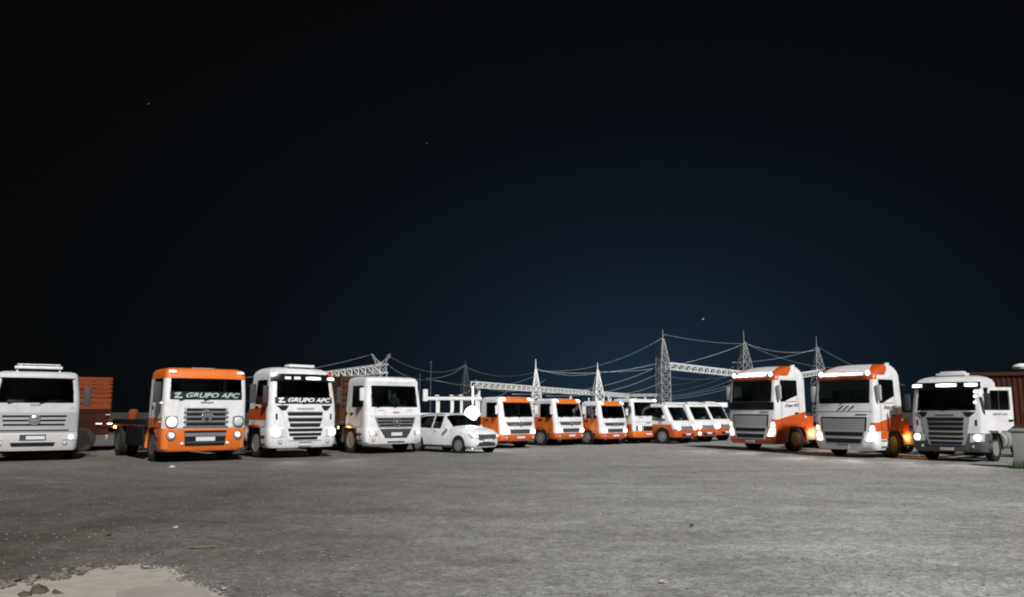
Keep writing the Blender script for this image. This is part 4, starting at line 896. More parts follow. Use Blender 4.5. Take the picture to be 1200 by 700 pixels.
# ---- tall long-haul cabs on the right
def tall_truck(loc, yaw, s, label, v):
    t = thing('truck', label, 'truck', loc, R(yaw), s, GRP)
    S = [(0.98, 0.02, 1.25, 2.1, 0.20), (1.30, 0.02, 1.25, 2.1, 0.20), (1.68, 0.04, 1.25, 2.1, 0.19), (2.02, 0.07, 1.245, 2.1, 0.18), (2.45, 0.12, 1.23, 2.1, 0.16), (2.88, 0.18, 1.21, 2.1, 0.15), (3.06, 0.20, 1.20, 2.1, 0.17), (3.20, 0.34, 1.16, 2.08, 0.22), (3.34, 0.62, 1.09, 2.04, 0.26), (3.45, 0.95, 0.99, 1.98, 0.28), (3.50, 1.25, 0.85, 1.9, 0.28)]
    Bs = [(0.30, 0.06, 1.19, 0.85, 0.2), (0.40, 0.0, 1.24, 0.9, 0.22), (0.60, -0.02, 1.26, 0.95, 0.22), (0.68, 0.01, 1.24, 0.95, 0.22), (0.98, 0.015, 1.245, 0.95, 0.22)]
    wins = [('F', -0.97, 0.97, 2.02, 2.88), ('R', 0.07, 0.72, 2.02, 2.88), ('L', 0.07, 0.72, 2.02, 2.88)]
    col = lambda k, w, z: 1 if (k in 'F' and 2.88 < z < 3.15) or (k == 'C' and z > 2.88) or (k in 'LR' and z > 3.06 and w < 0.15) else (1 if (k in 'LRBC' and z < 1.30) else 0)
    L, B = cab_base(t, S, Bs, wins, ['white', 'red_orange'], col, 'red_orange' if v == 1 else 'white', 'glass', bulge=0.10)
    oc = 'red_orange'
    if v == 1: L.fp('hood_band', ((-1.16, 1.68), (1.16, 1.68), (1.15, 2.0), (-1.15, 2.0)), 'gloss_black', t, 0.012, 12, 2)
    else:
        for k in range(3): L.fp('emblem_slash', ((-0.20 + k * 0.22, 1.76), (-0.12 + k * 0.22, 1.76), (0.10 + k * 0.22, 1.92), (0.0 + k * 0.22, 1.92)), 'chrome', t, 0.03, 2, 1)
        L.fp('seam', ((-1.12, 1.70), (1.12, 1.70), (1.12, 1.715), (-1.12, 1.715)), 'grey_plastic', t, 0.008, 8, 1)
    L.fp('badge', ((0.52, 1.57), (0.92, 1.57), (0.92, 1.61), (0.52, 1.61)), 'dark_plastic', t, 0.012, 3, 1)
    g = L.fp('grille', ((-0.86, 0.99), (0.86, 0.99), (0.92, 1.49), (-0.92, 1.49)), 'silver', t, 0.02, 10, 3)
    L.fp('grille_frame', ((-0.92, 1.45), (0.92, 1.45), (0.925, 1.50), (-0.925, 1.50)), 'black', g, 0.03, 10, 1, 0.0)
    for sx in (-1, 1): L.fp('grille_frame', ((sx * 0.86 - 0.02, 0.99), (sx * 0.86 + 0.02, 0.99), (sx * 0.91 + 0.02, 1.45), (sx * 0.91 - 0.02, 1.45)), 'black', g, 0.03, 2, 3, 0.0)
    for k in range(4): L.fp('grille_rib', ((-0.84, 1.08 + 0.09 * k), (0.84, 1.08 + 0.09 * k), (0.85, 1.10 + 0.09 * k), (-0.85, 1.10 + 0.09 * k)), 'silver_dark', g, 0.026, 8, 1, 0.0)
    g2 = B.fp('lower_grille', ((-0.76, 0.50), (0.76, 0.50), (0.85, 0.975), (-0.85, 0.975)), 'silver', t, 0.03, 10, 3)
    B.fp('grille_slot', ((-0.76, 0.80), (0.76, 0.80), (0.79, 0.95), (-0.79, 0.95)), 'black', g2, 0.038, 8, 1, 0.0)
    B.fp('grille_slot', ((-0.69, 0.55), (0.69, 0.55), (0.73, 0.71), (-0.73, 0.71)), 'black', g2, 0.038, 8, 1, 0.0)
    for sx in (-1, 1):
        q0 = ((0.84, 0.62), (1.18, 0.60), (1.19, 0.97), (0.98, 0.97))
        q = q0 if sx > 0 else tuple((-a, b) for a, b in (q0[1], q0[0], q0[3], q0[2]))
        h = B.fp('headlight', q, 'lamp_soft', t, 0.025, 5, 3)
        B.round_lamp('lamp_bulb', sx * 1.04, 0.80, 0.10, 'lamp', h, 0.05)
        B.round_lamp('lamp_bulb', sx * 0.97, 0.67, 0.06, 'lamp', h, 0.05)
        q0 = ((0.98, 0.99), (1.19, 0.99), (1.17, 1.20), (1.07, 1.20)); q = q0 if sx > 0 else tuple((-a, b) for a, b in (q0[1], q0[0], q0[3], q0[2]))
        L.fp('running_light', q, 'lamp_soft', t, 0.025, 3, 2)
        spot(t, B.P(sx * 1.0, 0.75, 0.15), 260)
        L.round_lamp('roof_lamp', sx * 0.96, 3.13, 0.095, 'lamp', t, 0.10, 'chrome')
    # lamp rack on the roof edge
    rk = MB(); rk.tube([L.P(x, 3.03, 0.06) for x in (-1.0, -0.5, 0, 0.5, 1.0)], 0.022, 6)
    for x in (-0.8, 0, 0.8): rk.tube([L.P(x, 3.03, 0.06), L.P(x, 3.06, -0.02)], 0.015, 5)
    rk.build('lamp_rack', 'chrome', t)
    for x0, x1 in (((-0.76, -0.40), (-0.38, -0.02), (0.0, 0.36), (0.38, 0.72)) if v == 1 else ((-0.82, -0.06), (0.0, 0.78))):
        L.fp('rack_lamp', ((x0, 3.04), (x1, 3.04), (x1, 3.22 if v == 1 else 3.17), (x0, 3.22 if v == 1 else 3.17)), 'lamp' if not (v == 2 and x0 > -0.01) else 'lamp_soft', t, 0.08, 4, 1, -0.02)
    plate(t, B, 0.42, 0.46, 0.13)
    for sx in (-1, 1):
        # white and orange livery: slanted band on the door, slanted sash on the roof
        L.sp('livery_band', sx, ((0.40, 1.29), (2.0, 1.29), (2.0, 1.62), (0.40, 1.33)), oc, t, 0.008)
        B.sp('door_base', sx, ((0.45, 0.70), (0.93, 0.70), (0.93, 0.97), (0.45, 0.97)), oc, t, 0.008)
        L.sp('roof_sash', sx, ((0.66, 3.07), (1.02, 3.07), (1.50, 3.44), (1.1, 3.44)), oc, t, 0.012, 3, 4, 0.05)
        L.sp('window_infill', sx, ((0.75, 2.02), (1.62, 2.02), (1.62, 2.30), (0.751, 2.03)), 'white', t, 0.004, 3, 2, 0.01)
        L.text('lettering', 'Grupo APC', 1.15, 1.86, 0.17, 'letter_dark', t, 0.012, 0.35, 0.004, 0.85, side=sx)
        L.sp('side_lamp', sx, ((1.95, 1.36), (2.03, 1.36), (2.03, 1.44), (1.95, 1.44)), 'lamp_dim', t, 0.02)
        MB().box((sx * 0.95, 2.6, 0.72), (0.6, 1.1, 0.55), 0.08).build('fuel_tank', 'tank', t)
        MB().box((sx * 1.22, 2.22, 1.05), (0.05, 0.5, 0.75), 0.015).build('side_fairing', oc, t)
        MB().box((sx * 1.24, 2.28, 0.72), (0.05, 0.10, 0.10), 0.02).build('marker_lamp', 'lamp_amber', t)
        if sx > 0: glow(t, (1.42, 2.35, 0.72), 14, (1.0, 0.45, 0.08))
        arch(t, sx * 1.06, 1.42, 0.5, 0.60, 0.36, oc)
    MB().tube([(0.9, 1.75, 3.35), (0.9, 1.75, 3.55)], 0.10, 12).build('beacon', 'white', t)
    L.fp('curtain', ((-1.0, 2.20), (-0.45, 2.20), (-0.50, 2.66), (-0.98, 2.66)), 'curtain', t, -0.05, 4, 2, 0.06)
    if v == 2: L.fp('sunshade', ((-1.0, 2.48), (1.0, 2.48), (1.0, 2.86), (-1.0, 2.86)), 'curtain', t, -0.03, 8, 1, 0.04)
    else: MB().box((0.35, 0.62, 2.14), (0.55, 0.25, 0.10), 0.03, Matrix.Rotation(R(15), 3, 'Y')).build('paper_note', 'paper', t)
    interior(t, 1.12, 1.2, 2.02, 0.28, 1.62); wipers(t, L, 2.02, (-0.9, -0.1)); mirrors(t, L, 2.10, 2.68, 0.42, 0.10, 'white_dull'); door_lines(t, L, 0.52, 1.62, 1.0, 2.02, 1.52)
    chassis(t, 2.44, 6.5, 1.42, (4.6, 5.9), rimmat='rim_dark'); steps(t, B, 0.40, 0.62, 'silver_dark')
    b = MB(); b.lathe([(0.55, 0.0), (0.55, 0.10), (0.1, 0.12)], 'z', 24, c=(0, 5.0, 1.02)); b.build('fifth_wheel', 'black', t)
    return t

# ---- small white SUV
def suv():
    t = thing('car', 'small white SUV facing right, in front of the dazzling floodlight', 'car', (-0.95, 31.6, 0), R(47), 0.97)
    W = 0.88
    # y, width, z_sill, z_mid, z_belt, x_glass, z_glass, x_roof, z_roof
    sec = [(0.00, 0.62, 0.34, 0.50, 0.66, 0.50, 0.72, 0.30, 0.74), (0.10, 0.78, 0.26, 0.50, 0.74, 0.66, 0.82, 0.40, 0.85), (0.30, 0.86, 0.22, 0.52, 0.82, 0.74, 0.90, 0.42, 0.93), (0.62, 0.88, 0.22, 0.54, 0.88, 0.78, 0.96, 0.44, 0.99),
           (1.05, 0.88, 0.22, 0.55, 0.93, 0.80, 1.01, 0.46, 1.05), (1.20, 0.88, 0.22, 0.55, 0.94, 0.79, 1.05, 0.46, 1.09), (1.82, 0.88, 0.22, 0.56, 0.96, 0.62, 1.46, 0.40, 1.52), (1.92, 0.88, 0.22, 0.56, 0.97, 0.615, 1.49, 0.40, 1.55),
           (2.42, 0.88, 0.22, 0.56, 0.98, 0.615, 1.50, 0.40, 1.57), (2.50, 0.88, 0.22, 0.56, 0.98, 0.615, 1.50, 0.40, 1.57), (3.15, 0.88, 0.22, 0.57, 1.00, 0.60, 1.47, 0.40, 1.54), (3.45, 0.88, 0.22, 0.57, 1.02, 0.58, 1.42, 0.40, 1.50), (3.55, 0.88, 0.22, 0.57, 1.03, 0.58, 1.40, 0.40, 1.48), (3.95, 0.86, 0.26, 0.58, 1.05, 0.66, 1.10, 0.42, 1.13), (4.12, 0.80, 0.32, 0.56, 0.95, 0.64, 1.00, 0.40, 1.02)]
    vv = []
    for (y, w, zs, zm, zb, xg, zg, xr, zr) in sec:
        half = [(w * 0.86, zs), (w, zs + 0.10), (w * 1.005, zm), (w * 0.985, (zm + zb) / 2 + 0.06), (w * 0.955, zb), (xg, zg), (xr, zr), (0.0, zr + 0.015)]
        pts = half + [(-x, z) for x, z in half[-2::-1]]
        vv += [(x, y + 0.16 * (x / W) ** 2 * max(0, 1 - y / 0.8), z) for x, z in pts]
    n = 15; body, glass_f, wsh, rear = [], {'R': [], 'L': []}, [], []
    for i in range(len(sec) - 1):
        for j in range(n - 1):
            f = (i * n + j, i * n + j + 1, (i + 1) * n + j + 1, (i + 1) * n + j)
            if j in (4, 9) and i in (7, 9, 10): glass_f['R' if j == 4 else 'L'].append(f)
            elif j in (5, 6, 7, 8) and i == 5: wsh.append(f)
            elif j in (5, 6, 7, 8) and i == 12: rear.append(f)
            else: body.append(f)
        body.append((i * n + n - 1, i * n, (i + 1) * n, (i + 1) * n + n - 1))
    body.append(tuple(range(n))); body.append(tuple((len(sec) - 1) * n + k for k in range(n - 1, -1, -1)))
    def sub(name, fs, m, par):
        b = MB(); us = sorted({q for f in fs for q in f}); mp = {q: k for k, q in enumerate(us)}
        b.v = [vv[q] for q in us]; b.f = [tuple(mp[q] for q in f) for f in fs]; b.mi = [0] * len(fs); return b.build(name, m, par, 40)
    sub('body', body, 'white', t); sub('windshield', wsh, 'glass_tint', t); sub('rear_window', rear, 'glass_tint', t); sub('side_window', glass_f['R'], 'glass_tint', t); sub('side_window', glass_f['L'], 'glass_tint', t)
    b = MB(); b.box((0, 2.2, 0.62), (1.5, 2.2, 0.5), 0.05); b.build('cabin_floor', 'lining', t)
    for sx in (-1, 1):
        for y in (2.05, 2.95): MB().box((sx * 0.36, y, 1.0), (0.46, 0.16, 0.62), 0.05).build('seat', 'seat_cloth', t)
    def fy(x, z):   # y of the nose
        return 0.16 * (x / W) ** 2 + max(0.0, (abs(z - 0.52) - 0.14)) * 0.6 + max(0, abs(x) - 0.5) * 0.30
    def nose(name, quad, m, off=0.02, nx=6, nz=2, par=t):
        (ax, az), (bx, bz), (cx, cz), (dx, dz) = quad; b = MB()
        for o in (-off, 0.08):
            for j in range(nz + 1):
                for i in range(nx + 1):
                    u, v = i / nx, j / nz; x = ax * (1 - u) * (1 - v) + bx * u * (1 - v) + cx * u * v + dx * (1 - u) * v; z = az * (1 - u) * (1 - v) + bz * u * (1 - v) + cz * u * v + dz * (1 - u) * v
                    b.v.append((x, fy(x, z) + o, z))
        K = (nx + 1) * (nz + 1); ix = lambda i, j: j * (nx + 1) + i
        for j in range(nz):
            for i in range(nx): b.f.append((ix(i, j), ix(i + 1, j), ix(i + 1, j + 1), ix(i, j + 1)))
        bd = [ix(i, 0) for i in range(nx)] + [ix(nx, j) for j in range(nz)] + [ix(i, nz) for i in range(nx, 0, -1)] + [ix(0, j) for j in range(nz, 0, -1)]
        for a, c in zip(bd, bd[1:] + bd[:1]): b.f.append((a, a + K, c + K, c))
        b.mi = [0] * len(b.f); return b.build(name, m, par)
    nose('grille', ((-0.46, 0.60), (0.46, 0.60), (0.52, 0.74), (-0.52, 0.74)), 'dark_plastic', 0.05)
    nose('grille_bar', ((-0.48, 0.735), (0.48, 0.735), (0.50, 0.755), (-0.50, 0.755)), 'chrome', 0.06, 6, 1)
    nose('emblem', ((-0.08, 0.62), (0.08, 0.62), (0.08, 0.70), (-0.08, 0.70)), 'chrome', 0.07, 2, 1)
    nose('air_intake', ((-0.52, 0.30), (0.52, 0.30), (0.40, 0.44), (-0.40, 0.44)), 'dark_plastic', 0.04)
    nose('number_plate', ((-0.22, 0.47), (0.22, 0.47), (0.22, 0.56), (-0.22, 0.56)), 'plate', 0.06, 3, 1)
    nose('skid_plate', ((-0.60, 0.24), (0.60, 0.24), (0.56, 0.28), (-0.56, 0.28)), 'white', 0.06, 6, 1)
    for sx in (-1, 1):
        q0 = ((0.50, 0.62), (0.78, 0.66), (0.80, 0.77), (0.54, 0.73)); q = q0 if sx > 0 else tuple((-a, b_) for a, b_ in (q0[1], q0[0], q0[3], q0[2]))
        h = nose('headlight', q, 'lens', 0.06, 4, 2)
        nose('daytime_light', ((sx * 0.62 - 0.09, 0.66), (sx * 0.62 + 0.09, 0.67), (sx * 0.62 + 0.09, 0.72), (sx * 0.62 - 0.09, 0.71)), 'lamp', 0.075, 2, 1, h)
        MB().box((sx * 0.98, 1.42, 1.03), (0.16, 0.10, 0.13), 0.035).build('mirror', 'white', t)
        for y in (0.80, 3.32):
            wheel(t, sx * 0.795, y, 0.325, 0.21, sx, 'rim', False, True)
            b = MB(); b.lathe([(0.385, 0.0), (0.36, 0.012), (0.33, 0.0)], 'x', 28, c=(sx * 0.885, y, 0.335)); b.build('wheel_arch', 'black', t)
        b = MB()
        for pts in (((1.28, 0.30), (1.26, 0.98)), ((2.46, 0.30), (2.46, 1.0)), ((3.30, 0.66), (3.38, 1.0))): b.tube([(sx * 0.885, y, z) if z < 0.7 else (sx * 0.85, y, z) for y, z in pts], 0.006, 4)
        b.build('door_gap', 'black', t)
        for y in (2.2, 3.1): MB().box((sx * 0.88, y, 0.90), (0.03, 0.17, 0.03), 0.01).build('door_handle', 'white', t)
        MB().box((sx * 0.875, 2.05, 0.27), (0.04, 1.7, 0.09), 0.015).build('sill_trim', 'dark_plastic', t)
        MB().tube([(sx * 0.56, 1.95, 1.56), (sx * 0.56, 2.6, 1.59), (sx * 0.54, 3.4, 1.53)], 0.018, 5).build('roof_rail', 'silver_dark', t)
        MB().box((sx * 0.66, 4.06, 0.82), (0.3, 0.1, 0.12), 0.03).build('tail_light', 'red_orange', t)
    spot(t, (0.6, -0.1, 0.68), 15); spot(t, (-0.6, -0.1, 0.68), 15)

truck_white_left()
truck_orange()
vgrille_truck((-7.28, 28.34, 0), 40.0, 1.028, 'white truck with glowing visor lamps and windshield lettering, right beside the boxy orange truck', 'left')
truck_star()
suv()
light_truck((0.39, 35.76, 0), 42.7, 1.005, 'orange light truck closest to the white SUV, first of three alike')
light_truck((2.88, 38.71, 0), 44.1, 0.992, 'orange light truck in the middle of the three alike')
light_truck((5.12, 39.6, 0), 41.4, 0.944, 'orange light truck next to the boxy white one, last of three alike')
light_truck((7.0, 41.2, 0), 43.0, 0.97, 'boxy white light truck with round headlights and orange bumper', 'white')
for k, (px, py, Y, s, g) in enumerate(((806, 520, 41.0, 1.06, 1), (831, 520, 43.0, 1.08, 2), (852, 520, 45.0, 1.10, 1))):
    p = at(px, py, Y)
    pickup((p.x, Y, 0), (44, 40, 43)[k], s * 0.97, ('white and orange utility truck directly right of the boxy white light truck', 'white and orange utility truck in the middle of three, with a third low lamp', 'white and orange utility truck half hidden by the tall truck with the black hood band')[k], g)
tall_truck((9.87, 33.42, 0), -57.7, 1.004, 'tall white and orange truck with black hood band and orange bumper', 1)
tall_truck((11.78, 28.66, 0), -53.9, 0.949, 'tall white and orange truck with white hood, slashed emblem and white bumper', 2)
vgrille_truck((14.19, 26.33, 0), -48.7, 0.90, 'white truck with silver grille, dark bumper and its door standing open', 'right')

# ------------------------------------------------------------------ things behind the trucks
def stake_truck():
    Y = 33.0
    c = at(105, 520, Y); c.z = 0
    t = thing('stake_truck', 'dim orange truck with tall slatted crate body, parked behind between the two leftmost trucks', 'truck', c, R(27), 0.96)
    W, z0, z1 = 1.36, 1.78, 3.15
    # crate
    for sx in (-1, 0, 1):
        for y in (0.0, 2.6): MB().box((sx * (W / 2 - 0.03), y, (z0 + z1) / 2), (0.07, 0.06, z1 - z0), 0.008).build('post', 'dim_orange', t)
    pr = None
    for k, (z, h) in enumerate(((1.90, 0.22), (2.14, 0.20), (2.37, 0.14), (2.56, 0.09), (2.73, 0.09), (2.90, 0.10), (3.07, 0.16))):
        MB().box((0, -0.055, z), (W, 0.035, h), 0.008).build('slat', 'dim_orange', t)
        MB().box((0, 2.655, z), (W, 0.035, h), 0.008).build('slat', 'dim_orange', t)
        for sx in (-1, 1): MB().box((sx * (W / 2 + 0.025), 1.3, z), (0.035, 2.75, h), 0.008).build('slat', 'dim_orange', t)
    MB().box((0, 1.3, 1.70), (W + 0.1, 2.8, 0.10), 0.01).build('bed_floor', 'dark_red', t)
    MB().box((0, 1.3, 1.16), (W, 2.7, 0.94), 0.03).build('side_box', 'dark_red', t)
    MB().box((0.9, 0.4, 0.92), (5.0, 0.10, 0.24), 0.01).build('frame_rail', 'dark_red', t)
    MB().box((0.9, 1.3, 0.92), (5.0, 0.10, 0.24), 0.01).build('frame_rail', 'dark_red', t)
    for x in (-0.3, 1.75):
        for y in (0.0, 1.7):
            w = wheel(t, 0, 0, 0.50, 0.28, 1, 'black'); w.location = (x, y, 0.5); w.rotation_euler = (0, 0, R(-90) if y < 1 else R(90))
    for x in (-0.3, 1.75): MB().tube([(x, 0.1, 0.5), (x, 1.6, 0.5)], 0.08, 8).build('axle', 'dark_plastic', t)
    b = MB(); b.lathe([(0.14, 0.0), (0.19, 0.06), (0.19, 0.45), (0.21, 0.5), (0.21, 0.66), (0.15, 0.78), (0.03, 0.80)], 'z', 18, c=(1.62, 0.1, 1.0)); b.build('crane_post', 'dim_orange', t)
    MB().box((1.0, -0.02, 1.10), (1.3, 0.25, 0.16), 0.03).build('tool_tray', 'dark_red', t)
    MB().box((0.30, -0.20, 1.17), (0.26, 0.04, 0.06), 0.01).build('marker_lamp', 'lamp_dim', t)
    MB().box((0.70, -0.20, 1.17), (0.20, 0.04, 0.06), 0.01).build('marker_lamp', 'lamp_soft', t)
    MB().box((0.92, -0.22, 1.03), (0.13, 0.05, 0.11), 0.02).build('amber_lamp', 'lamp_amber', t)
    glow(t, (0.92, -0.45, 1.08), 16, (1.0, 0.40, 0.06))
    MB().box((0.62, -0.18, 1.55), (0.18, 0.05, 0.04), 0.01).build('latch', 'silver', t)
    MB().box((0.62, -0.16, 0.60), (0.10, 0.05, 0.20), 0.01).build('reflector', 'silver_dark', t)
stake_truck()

def container():
    c = at(1150, 520, 37.0); c.z = 0
    t = thing('cargo_container', 'rusty brown corrugated container behind the truck with the open door', 'container', c, R(-16), 1.0)
    L_, H0, H1, D_ = 7.4, 0.95, 3.42, 2.4
    b = MB(); n = 34; p = L_ / n
    prof = []
    for k in range(n):
        x = -0.9 + k * p; prof += [(x, 0.0), (x + p * 0.35, 0.0), (x + p * 0.5, 0.05), (x + p * 0.85, 0.05)]
    for (x, y) in prof: b.v += [(x, y, H0 + 0.12), (x, y, H1 - 0.1)]
    b.f = [(2 * i, 2 * i + 2, 2 * i + 3, 2 * i + 1) for i in range(len(prof) - 1)]; b.mi = [0] * len(b.f)
    b.build('front_wall', 'rust_brown', t, recalc=False)
    MB().box((2.8, D_, (H0 + H1) / 2), (L_, 0.06, H1 - H0)).build('back_wall', 'rust_brown', t)
    for x in (-0.95, 6.55): MB().box((x, D_ / 2, (H0 + H1) / 2), (0.06, D_, H1 - H0 - 0.02)).build('end_wall', 'rust_brown', t)
    MB().box((2.8, D_ / 2, H1 - 0.03), (L_ + 0.1, D_ + 0.1, 0.06), 0.01).build('roof', 'rust_brown', t)
    for z, m in ((H1 - 0.10, 'rust_brown'), (H0 + 0.06, 'rust_brown')): MB().box((2.8, -0.04, z), (L_ + 0.12, 0.10, 0.13), 0.01).build('rail', m, t)
    MB().box((4.2, -0.09, 1.38), (4.6, 0.07, 0.50), 0.01).build('side_board', 'orange', t)
    for x in (0.2, 5.0): MB().box((x, 1.2, 0.45), (0.5, 2.2, 0.92), 0.02).build('support', 'concrete', t)
container()

# lamp on top of the container's far end, at the right edge of the picture
p = at(1197, 430, 39.0)
t = thing('yard_lamp', 'small white dome lamp above the brown container at the right edge', 'lamp', (p.x, p.y, 0))
MB().tube([(0, 0, 0), (0, 0, p.z - 0.12)], 0.05, 8).build('pole', 'galvanised', t)
MB().lathe([(0.05, -0.12), (0.36, -0.10), (0.40, 0.0), (0.30, 0.10), (0.08, 0.16)], 'z', 20, c=(0, 0, p.z)).build('lamp_head', 'frame_white', t)

# concrete block and grass at the right edge
p = gnd(1194, 549)
t = thing('concrete_block', 'pale grey concrete block cut by the right edge of the picture', 'barrier', p, R(-36))
b = MB(); b.box((0.32, 0.3, 0.52), (0.86, 0.55, 1.04), 0.03); b.build('block', 'concrete', t)
MB().box((0.32, 0.3, 1.08), (0.94, 0.63, 0.08), 0.02).build('cap', 'concrete', t)
rng = np.random.default_rng(8)
b = MB()
for k in range(420):
    x, y = p.x - 0.25 + rng.random() * 1.3, p.y - 0.35 + rng.random() * 0.5
    h, a = 0.08 + rng.random() * 0.2, rng.random() * 6.28
    dx, dy = 0.012 * math.cos(a), 0.012 * math.sin(a); lx, ly = rng.normal(0, 0.06), rng.normal(0, 0.06)
    k0 = len(b.v); b.v += [(x - dx, y - dy, 0.0), (x + dx, y + dy, 0.0), (x + dx * 0.7 + lx * 0.4, y + dy * 0.7 + ly * 0.4, h * 0.6), (x - dx * 0.7 + lx * 0.4, y - dy * 0.7 + ly * 0.4, h * 0.6), (x + lx, y + ly, h)]
    b.f += [(k0, k0 + 1, k0 + 2, k0 + 3), (k0 + 3, k0 + 2, k0 + 4)]
b.mi = [0] * len(b.f)
tag(b.build('grass', 'grass', recalc=False), 'tuft of green grass at the foot of the concrete block', 'grass', kind='stuff')

# floodlight that dazzles the camera
p = at(553, 484.5, 34.2)
t = thing('floodlight', 'dazzling round floodlight on a post behind the white SUV', 'floodlight', (p.x, p.y, 0), R(-3))
MB().tube([(0, 0.32, 0), (0, 0.32, p.z + 1.15)], 0.045, 10).build('post', 'frame_white', t)
MB().lathe([(0.10, -0.26), (0.24, -0.22), (0.29, -0.02), (0.305, 0.02), (0.295, 0.02), (0.28, -0.01), (0.18, -0.16), (0.02, -0.17)], 'y', 32, c=(0, 0, p.z), caps=False).build('lamp_head', 'silver', t)
MB().lathe([(0.275, -0.02), (0.265, 0.02), (0.20, 0.05), (0.08, 0.07)], 'y', 32, c=(0, 0, p.z)).build('lens', 'lamp_flood', t)
fl = bpy.data.lights.new('flood_glow', 'POINT'); fl.energy = 160; fl.shadow_soft_size = 0.2; fl.color = (0.96, 0.98, 1.0)
flo = bpy.data.objects.new('flood_glow', fl); COL.objects.link(flo); flo.parent = t; flo.location = (0, -0.35, p.z)
MB().box((0, 0.24, p.z), (0.12, 0.10, 0.16), 0.01).build('bracket', 'silver_dark', t)

# white portal frame behind the SUV
def frame():
    Y = 46.0
    A, Bq = at(500, 467, Y), at(564, 468, Y); zt = A.z; zl = at(520, 485.5, Y).z
    t = thing('portal_frame', 'white steel portal frame with posts and rails behind the SUV', 'frame', (A.x, Y, 0))
    w = Bq.x - A.x
    MB().box((w / 2, 0, zt), (w, 0.12, 0.17), 0.01).build('top_beam', 'frame_white', t)
    MB().box((w / 2, 1.2, zt), (w, 0.12, 0.17), 0.01).build('top_beam', 'frame_white', t)
    MB().box((w / 2 - 0.5, -0.08, zl), (w + 1.0, 0.10, 0.12), 0.01).build('rail', 'frame_white', t)
    for px in (512, 529, 540, 558):
        x = at(px, 480, Y).x - A.x
        for y in (0, 1.2): MB().box((x, y, zt / 2 - 0.05), (0.10 if px != 540 else 0.07, 0.10, zt - 0.09), 0.008).build('post', 'frame_white', t)
        MB().box((x, 0.6, zt), (0.10, 1.0, 0.12), 0.008).build('cross_beam', 'frame_white', t)
        MB().box((x, 0, zt + 0.16), (0.22, 0.2, 0.06), 0.01).build('cap_plate', 'frame_white', t)
frame()
# long white canopy edge above the utility trucks
def canopy():
    Y = 52.0
    A, Bq = at(776, 473.5, Y), at(853, 477, Y)
    t = thing('canopy', 'long white flat canopy edge above the three utility trucks', 'canopy', (A.x, Y, 0), R(8))
    w = (Bq.x - A.x) * 1.03; z = A.z
    b = MB(); b.box((w / 2, 1.5, z - 0.02), (w, 3.0, 0.10), 0.01); b.build('roof', 'frame_white', t)
    MB().box((w / 2, -0.04, z - 0.06), (w + 0.05, 0.08, 0.30), 0.01).build('fascia', 'frame_white', t)
    for x in (0.15, w / 3, 2 * w / 3, w - 0.15):
        for y in (0.15, 2.85): MB().box((x, y, (z - 0.2) / 2), (0.10, 0.10, z - 0.2), 0.006).build('post', 'galvanised', t)
canopy()

# ------------------------------------------------------------------ substation
def member(b, p, q, r): b.tube([p, q], r, 4)
def lattice_tower(px, Y, prof, spike_y, label, r=0.05, m='galvanised', group='lattice towers of the substation'):
    """prof: list of (pixel y of level, half width px); the foot goes down to the ground"""
    c = at(px, 480, Y); k = Y / FPX
    lev = [(at(px, y, Y).z, max(0.06, w * k)) for y, w in prof]
    lev = [(0.0, lev[0][1])] + lev if lev[0][0] > 0.3 else lev
    t = thing('lattice_tower', label, 'tower', (c.x, Y, 0), R(random.uniform(8, 30)), 1.0, group)
    def hw(z):
        for (z0, w0), (z1, w1) in zip(lev, lev[1:]):
            if z <= z1: return w0 + (w1 - w0) * (z - z0) / max(1e-6, z1 - z0)
        return lev[-1][1]
    zt = lev[-1][0]
    for sx in (-1, 1):
        for sy in (-1, 1):
            b = MB(); b.tube([(sx * w, sy * w, z) for z, w in lev], r, 4); b.build('leg', m, t)
    b = MB(); z = 0.0
    while z < zt - 0.3:
        w = hw(z); dz = max(0.5, w * 1.7); z2 = min(zt, z + dz); w2 = hw(z2)
        cs = [(-1, -1), (1, -1), (1, 1), (-1, 1)]
        for (ax, ay), (bx, by) in zip(cs, cs[1:] + cs[:1]):
            member(b, (ax * w, ay * w, z), (bx * w2, by * w2, z2), r * 0.7); member(b, (bx * w, by * w, z), (ax * w2, ay * w2, z2), r * 0.7)
            member(b, (ax * w2, ay * w2, z2), (bx * w2, by * w2, z2), r * 0.7)
        z = z2
    tag(b.build('bracing', m, t), kind='stuff')
    zs = at(px, spike_y, Y).z
    if zs > zt: MB().tube([(0, 0, zt - 0.2), (0, 0, zs)], [r * 1.2, r * 0.5], 6).build('peak_rod', m, t)
    return t
lattice_tower(779, 110, ((428, 5.5), (405, 2.2), (397, 0.6)), 386, 'tallest lattice tower, right of centre, with a thin peak rod', 0.075)
lattice_tower(771, 122, ((440, 3.0), (420, 2.2)), 416, 'thin lattice column close behind the left of the tallest tower', 0.06, 'galvanised_far')
lattice_tower(875, 131, ((437, 7), (418, 4), (401, 1.2)), 387, 'lattice tower rising behind the truck with the black hood band', 0.07)
lattice_tower(961, 134, ((437, 6), (420, 3.2), (407, 1.0)), 394, 'lattice tower rising between the two tall trucks', 0.065)
lattice_tower(628, 118, ((462, 5), (446, 2.6), (433, 0.6)), 421, 'white lattice tower above the first orange light truck', 0.10, 'frame_white')
lattice_tower(701, 124, ((462, 5), (448, 2.8), (434, 0.6)), 425, 'white lattice tower above the last orange light truck', 0.10, 'frame_white')
lattice_tower(545, 138, ((458, 4), (440, 2.2), (428, 1.0)), 422, 'faint lattice tower above the white SUV', 0.06, 'galvanised_far')
